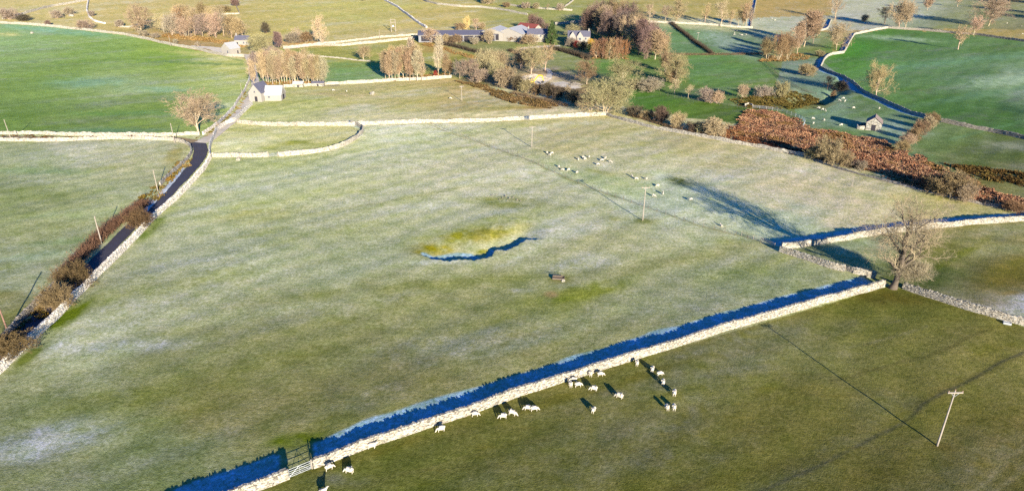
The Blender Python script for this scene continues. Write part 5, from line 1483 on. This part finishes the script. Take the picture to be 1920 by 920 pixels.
 (25, 668, 44, 'bush', 'brown', 'brown thorn bush overhanging the lane at lower left', 84),
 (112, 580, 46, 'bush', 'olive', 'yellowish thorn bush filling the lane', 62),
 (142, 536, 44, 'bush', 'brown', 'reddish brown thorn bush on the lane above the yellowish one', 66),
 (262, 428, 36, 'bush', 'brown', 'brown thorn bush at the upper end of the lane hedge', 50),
 (1190, 218, 20, 'bush', 'dark', 'dark bush right of the big willow', 40),
 (1214, 224, 18, 'bush', 'brown', 'brown bush third from the big willow', 30),
 (1240, 231, 32, 'bush', 'dark', 'largest dark bush on the long low wall', 36),
 (1268, 240, 30, 'bush', 'olive', 'olive bush on the long low wall', 36),
 (1300, 248, 20, 'bush', 'dark', 'low dark bush on the long low wall', 34),
 (1340, 256, 36, 'bush', 'tan', 'tan round bush at the left end of the bracken', 46),
 (1318, 250, 22, 'bush', 'olive', 'olive bush left of the tan round bush', 30),
 (1551, 306, 50, 'bush', 'tan', 'large tan bush in front of the bracken', 60),
 (1526, 298, 26, 'bush', 'olive', 'olive bush left of the large tan bush', 36),
 (1582, 312, 28, 'bush', 'brown', 'brown bush right of the large tan bush', 36),
 (1612, 318, 18, 'bush', 'grey', 'small grey bush at the lower edge of the bracken', 26),
 (1778, 368, 46, 'bush', 'brown', 'wide brown bush in the lower bracken', 76),
 (1808, 378, 34, 'bush', 'tan', 'tan bush beside the wide brown bush', 40),
 (1736, 352, 26, 'bush', 'rust', 'rusty bush in the lower bracken', 40),
 (1900, 396, 18, 'bush', 'rust', 'rusty bush at the right end of the bracken', 50),
]
for u, v, h, kind, colr, label, wpx in TREES:
    e = tree(u, v, h, kind, colr, label, None, wpx)
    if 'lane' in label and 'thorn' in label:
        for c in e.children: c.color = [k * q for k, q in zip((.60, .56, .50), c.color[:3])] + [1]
# woods whose trees nothing tells apart
rr = random.Random(5)
COPSE = [(494 + 4.1 * k + rr.uniform(-2, 2), rr.choice([154, 156, 158, 159.5]), rr.uniform(52, 64)) for k in range(26)]
for i, (u, v, h) in enumerate(COPSE):
    tree(u, v, h, 'tall', ['tan', 'olive', 'pale', 'tan'][i % 4], 'slender bare tree in the large copse behind the white barn', 'trees of the large copse behind the barn', 22, 'pale')
tree(604, 158, 52, 'willow', 'pale', 'rounded pale tree at the right end of the large copse', None, 32)
for i in range(14):
    tree(724 + 5.2 * i + rr.uniform(-2, 2), [149, 152, 150, 152, 147, 151, 149, 146][i % 8], rr.uniform(56, 66) - 6 * (i in (0, 13)), 'tall', ['tan', 'pink', 'tan', 'pale'][i % 4], 'slender bare tree in the small copse above the barn field', 'trees of the small copse', 22, 'pale')
for i, (u, v, h) in enumerate([(308, 62, 38), (322, 66, 42), (337, 64, 50), (350, 50, 44), (352, 70, 40), (366, 67, 54), (380, 69, 46), (388, 48, 44), (395, 62, 50), (405, 71, 50), (412, 50, 40), (420, 68, 42), (435, 72, 46), (446, 72, 40), (455, 70, 34), (338, 44, 36)]):
    tree(u, v, h, ['broad', 'willow', 'spare'][i % 3], ['tan', 'grey', 'brown', 'tan', 'pink'][i % 5], 'bare tree in the hillside wood above the bright green field', 'trees of the hillside wood', 34)
for i, (u, v, h) in enumerate([(1107, 66, 50), (1118, 58, 46), (1126, 72, 54), (1138, 62, 52), (1146, 80, 60), (1157, 66, 60), (1164, 88, 58), (1172, 72, 60), (1180, 94, 58), (1190, 82, 60), (1197, 102, 58), (1206, 90, 56), (1212, 110, 58), (1222, 100, 50), (1228, 112, 50), (1152, 56, 50), (1132, 50, 42)]):
    tree(u, v, h * 1.14, ['willow', 'broad', 'tall', 'willow'][i % 4], ['purple', 'purple', 'pink', 'dark', 'purple', 'brown'][i % 6], 'purple brown tree in the dark wood right of the farm', 'trees of the dark wood', 42)
for i, (u, v, h) in enumerate([(1118, 110, 36), (1130, 111, 40), (1143, 112, 42), (1156, 112, 41), (1168, 111, 37)]):
    tree(u, v, h, 'leafy', ['rust', 'rust', 'brown', 'rust', 'orange'][i], 'rusty beech in the rounded row below the dark wood', 'rusty beeches below the dark wood', 26)
for i, (u, v, h) in enumerate([(1690, 285, 20), (1700, 276, 24), (1712, 266, 24), (1724, 254, 26), (1736, 244, 24), (1748, 233, 20)]):
    tree(u, v - 2, h, 'bush', ['brown', 'tan', 'brown'][i % 3], 'brown thorn bush in the slanting hedge right of the field barn', 'thorn bushes of the slanting hedge', 30)
for i, (u, v, h) in enumerate([(1985, 30, 60), (2030, 45, 60), (1960, 8, 50), (2080, 20, 60), (2010, 6, 55), (1955, 0, 90), (1990, 3, 90), (1930, -6, 80), (2050, 10, 80)]):
    tree(u, v, h, 'broad', 'pink', 'bare tree beyond the right edge whose shadow crosses the frosted slope', 'trees beyond the frosted slope', 60)

# ------------------------------------------------------------------ hedges
hedge([(118, 525), (150, 487), (182, 452), (215, 424), (245, 402), (272, 384)], 1.9, 3.4, 'rust', 'reddish brown hedge on the left bank of the lane', 3, 80, 1.0)
hedge([(785, 72), (830, 84), (870, 93), (912, 103), (945, 112)], 2.6, 2.6, 'dark', 'dark clipped hedge in front of the farm', 4, 30, 1.0, twr=.035)
hedge([(1259, 45), (1285, 65), (1312, 86), (1336, 103)], 2.4, 2.0, 'dark', 'dark straight hedge running down from the row of trees', 5, 24, 1.0, twr=.04)
hedge([(1240, 103.5), (1290, 103.5), (1336, 103.5), (1380, 103), (1428, 102.5)], 1.5, 1.8, 'brown', 'low brown hedge between the two small green fields', 6, 16, 0.8, twr=.04)
hedge([(1032, 92), (1060, 98), (1090, 107), (1105, 113)], 3.0, 4, 'dark', 'dark garden hedge below the cream house', 7, 26, 1.0, twr=.05)
hedge([(955, 96), (985, 106), (1000, 112)], 2.0, 3, 'dark', 'dark hedge below the farm lawn', 8, 26, 1.0, twr=.05)
hedge([(960, 176), (1000, 184), (1040, 194), (1062, 200)], 1.6, 4, 'brown', 'brown undergrowth along the foot of the hedgerow', 9, 22, 1.0, twr=.03)
hedge([(1180, 216), (1220, 228), (1270, 243), (1330, 256)], 1.3, 3, 'brown', 'low brown brambles along the long low wall', 10, 20, 1.0, twr=.03)

# ------------------------------------------------------------------ sheep
NG = 'sheep in the near field'
NEARS = [
 (618, 880, 'graze', 35, 'sheep walking away beside the near wall just right of the gate'), (655, 886, 'graze', 170, 'broad white sheep seen side on below the gate wall'), (606, 926, 'stand', 30, 'sheep cut off by the bottom edge with its shadow above it'),
 (698, 840, 'stand', 8, 'sheep standing side on with its head raised against the near wall'), (827, 808, 'graze', 200, 'single sheep grazing apart under the near wall'), (891, 780, 'graze', 10, 'sheep almost touching the near wall, left of a loose pair'),
 (943, 784, 'graze', 185, 'left sheep of a loose pair under the wall'), (961, 778, 'graze', -20, 'right sheep of a loose pair under the wall'), (989, 768, 'graze', 180, 'left sheep of a close pair below the wall'), (1002, 770, 'graze', 10, 'right sheep of a close pair below the wall'),
 (1069, 724, 'graze', 100, 'left sheep of the tight trio at the wall'), (1075, 715, 'graze', 175, 'back sheep of the tight trio at the wall'), (1084, 725, 'graze', 15, 'front right sheep of the tight trio at the wall'),
 (1106, 704, 'graze', 100, 'left sheep of two grazing right against the wall'), (1126, 705, 'graze', 10, 'right sheep of two grazing right against the wall'), (1113, 732, 'graze', 170, 'sheep grazing between the trio and the open field'),
 (1161, 746, 'graze', 150, 'sheep grazing alone in the middle of the near flock'), (1113, 772, 'graze', 60, 'sheep farthest from the wall in the left of the flock'), (1194, 684, 'graze', 80, 'sheep near the wall at the head of the line of sheep'),
 (1223, 696, 'graze', 70, 'upper sheep of the slanting line in the near field'), (1237, 704, 'graze', 20, 'second sheep of the slanting line in the near field'), (1243, 720, 'graze', 75, 'third sheep of the slanting line in the near field'),
 (1264, 740, 'graze', 75, 'lowest sheep of the slanting line in the near field'), (1250, 767, 'graze', 100, 'left sheep of the lower right pair in the near field'), (1263, 767, 'graze', 85, 'right sheep of the lower right pair in the near field'),
 (463, 917, 'stand', 30, 'sheep half hidden against the wall left of the gate')]
for k, (u, v, pose, hd, lab) in enumerate(NEARS): sheep(u, v, pose, hd, lab, NG, 1.0 + .06 * math.sin(k * 2.1))
MG = 'sheep in the frosted field'
MIDS = [((1026, 288), (1031, 292), (1035, 289), 'sheep of the cluster of three right of the crossarm pole'), ((1084, 300), (1094, 297), (1097, 300), (1104, 296), 'sheep of the loose knot of four above the fence'), ((1129, 302), (1135, 298), (1145, 305), (1121, 310), 'sheep of the scattered four right of the loose knot'),
        ((1048, 314), (1055, 320), (1066, 320), 'sheep of the three close above the wire fence'), ((1185, 332), (1193, 337), 'sheep of the pair left of the dark shadow tip')]
SINGLES = [((1082, 325), 'sheep alone by the wire fence above the lower pole'), ((1211, 337), 'sheep alone just left of the dark shadow tip'), ((1233, 350), 'sheep above the pair right of the lower pole'), ((1243, 364), 'right sheep of the pair right of the lower pole'), ((1226, 369), 'left sheep of the pair right of the lower pole'), ((1295, 376), 'sheep alone in the frost beside the long tree shadow'), ((1352, 424), 'sheep resting against the wire fence')]
k = 0
for *pts, lab in MIDS:
    for u, v in pts:
        k += 1; sheep(u, v, 'graze', (k * 67) % 360, lab, lab.replace('sheep of', 'sheep in', 1), 0.88)
for (u, v), lab in SINGLES:
    k += 1; sheep(u, v, 'lie' if u == 1352 else 'graze', (k * 67) % 360, lab, None, 0.88)
FARS = [([(1581, 186), (1584, 191), (1574, 190)], 'sheep of the three near the dark bush by the curved wall'), ([(1600, 204)], 'sheep alone left of the path to the field barn'), ([(1648, 205)], 'sheep alone under the lone olive tree'),
        ([(1535, 204), (1542, 207), (1547, 209)], 'sheep of the three in a row above the bracken'), ([(1524, 224), (1525, 233), (1544, 227)], 'sheep of the three near the end of the grey rail fence'), ([(1577, 236)], 'sheep alone left of the field barn'),
        ([(1915, 50), (1917, 65), (1888, 45)], 'sheep on the slope under the large leaning tree'), ([(1377, 63), (1377, 66), (1382, 59), (1387, 66), (1391, 67), (1399, 66)], 'sheep of the small flock in the field below the row of trees'),
        ([(1447, 36), (1453, 39), (1425, 38)], 'sheep on the brown slope beyond the uphill wall'), ([(845, 186)], 'sheep alone left of the barn field pole'), ([(625, 171), (650, 173)], 'sheep of the two in the barn field below the copse')]
for pts, lab in FARS:
    for u, v in pts:
        k += 1; sheep(u, v, 'graze', (k * 67) % 360, lab, lab.replace('sheep', 'group of sheep', 1) if len(pts) > 1 else None, 1.0)
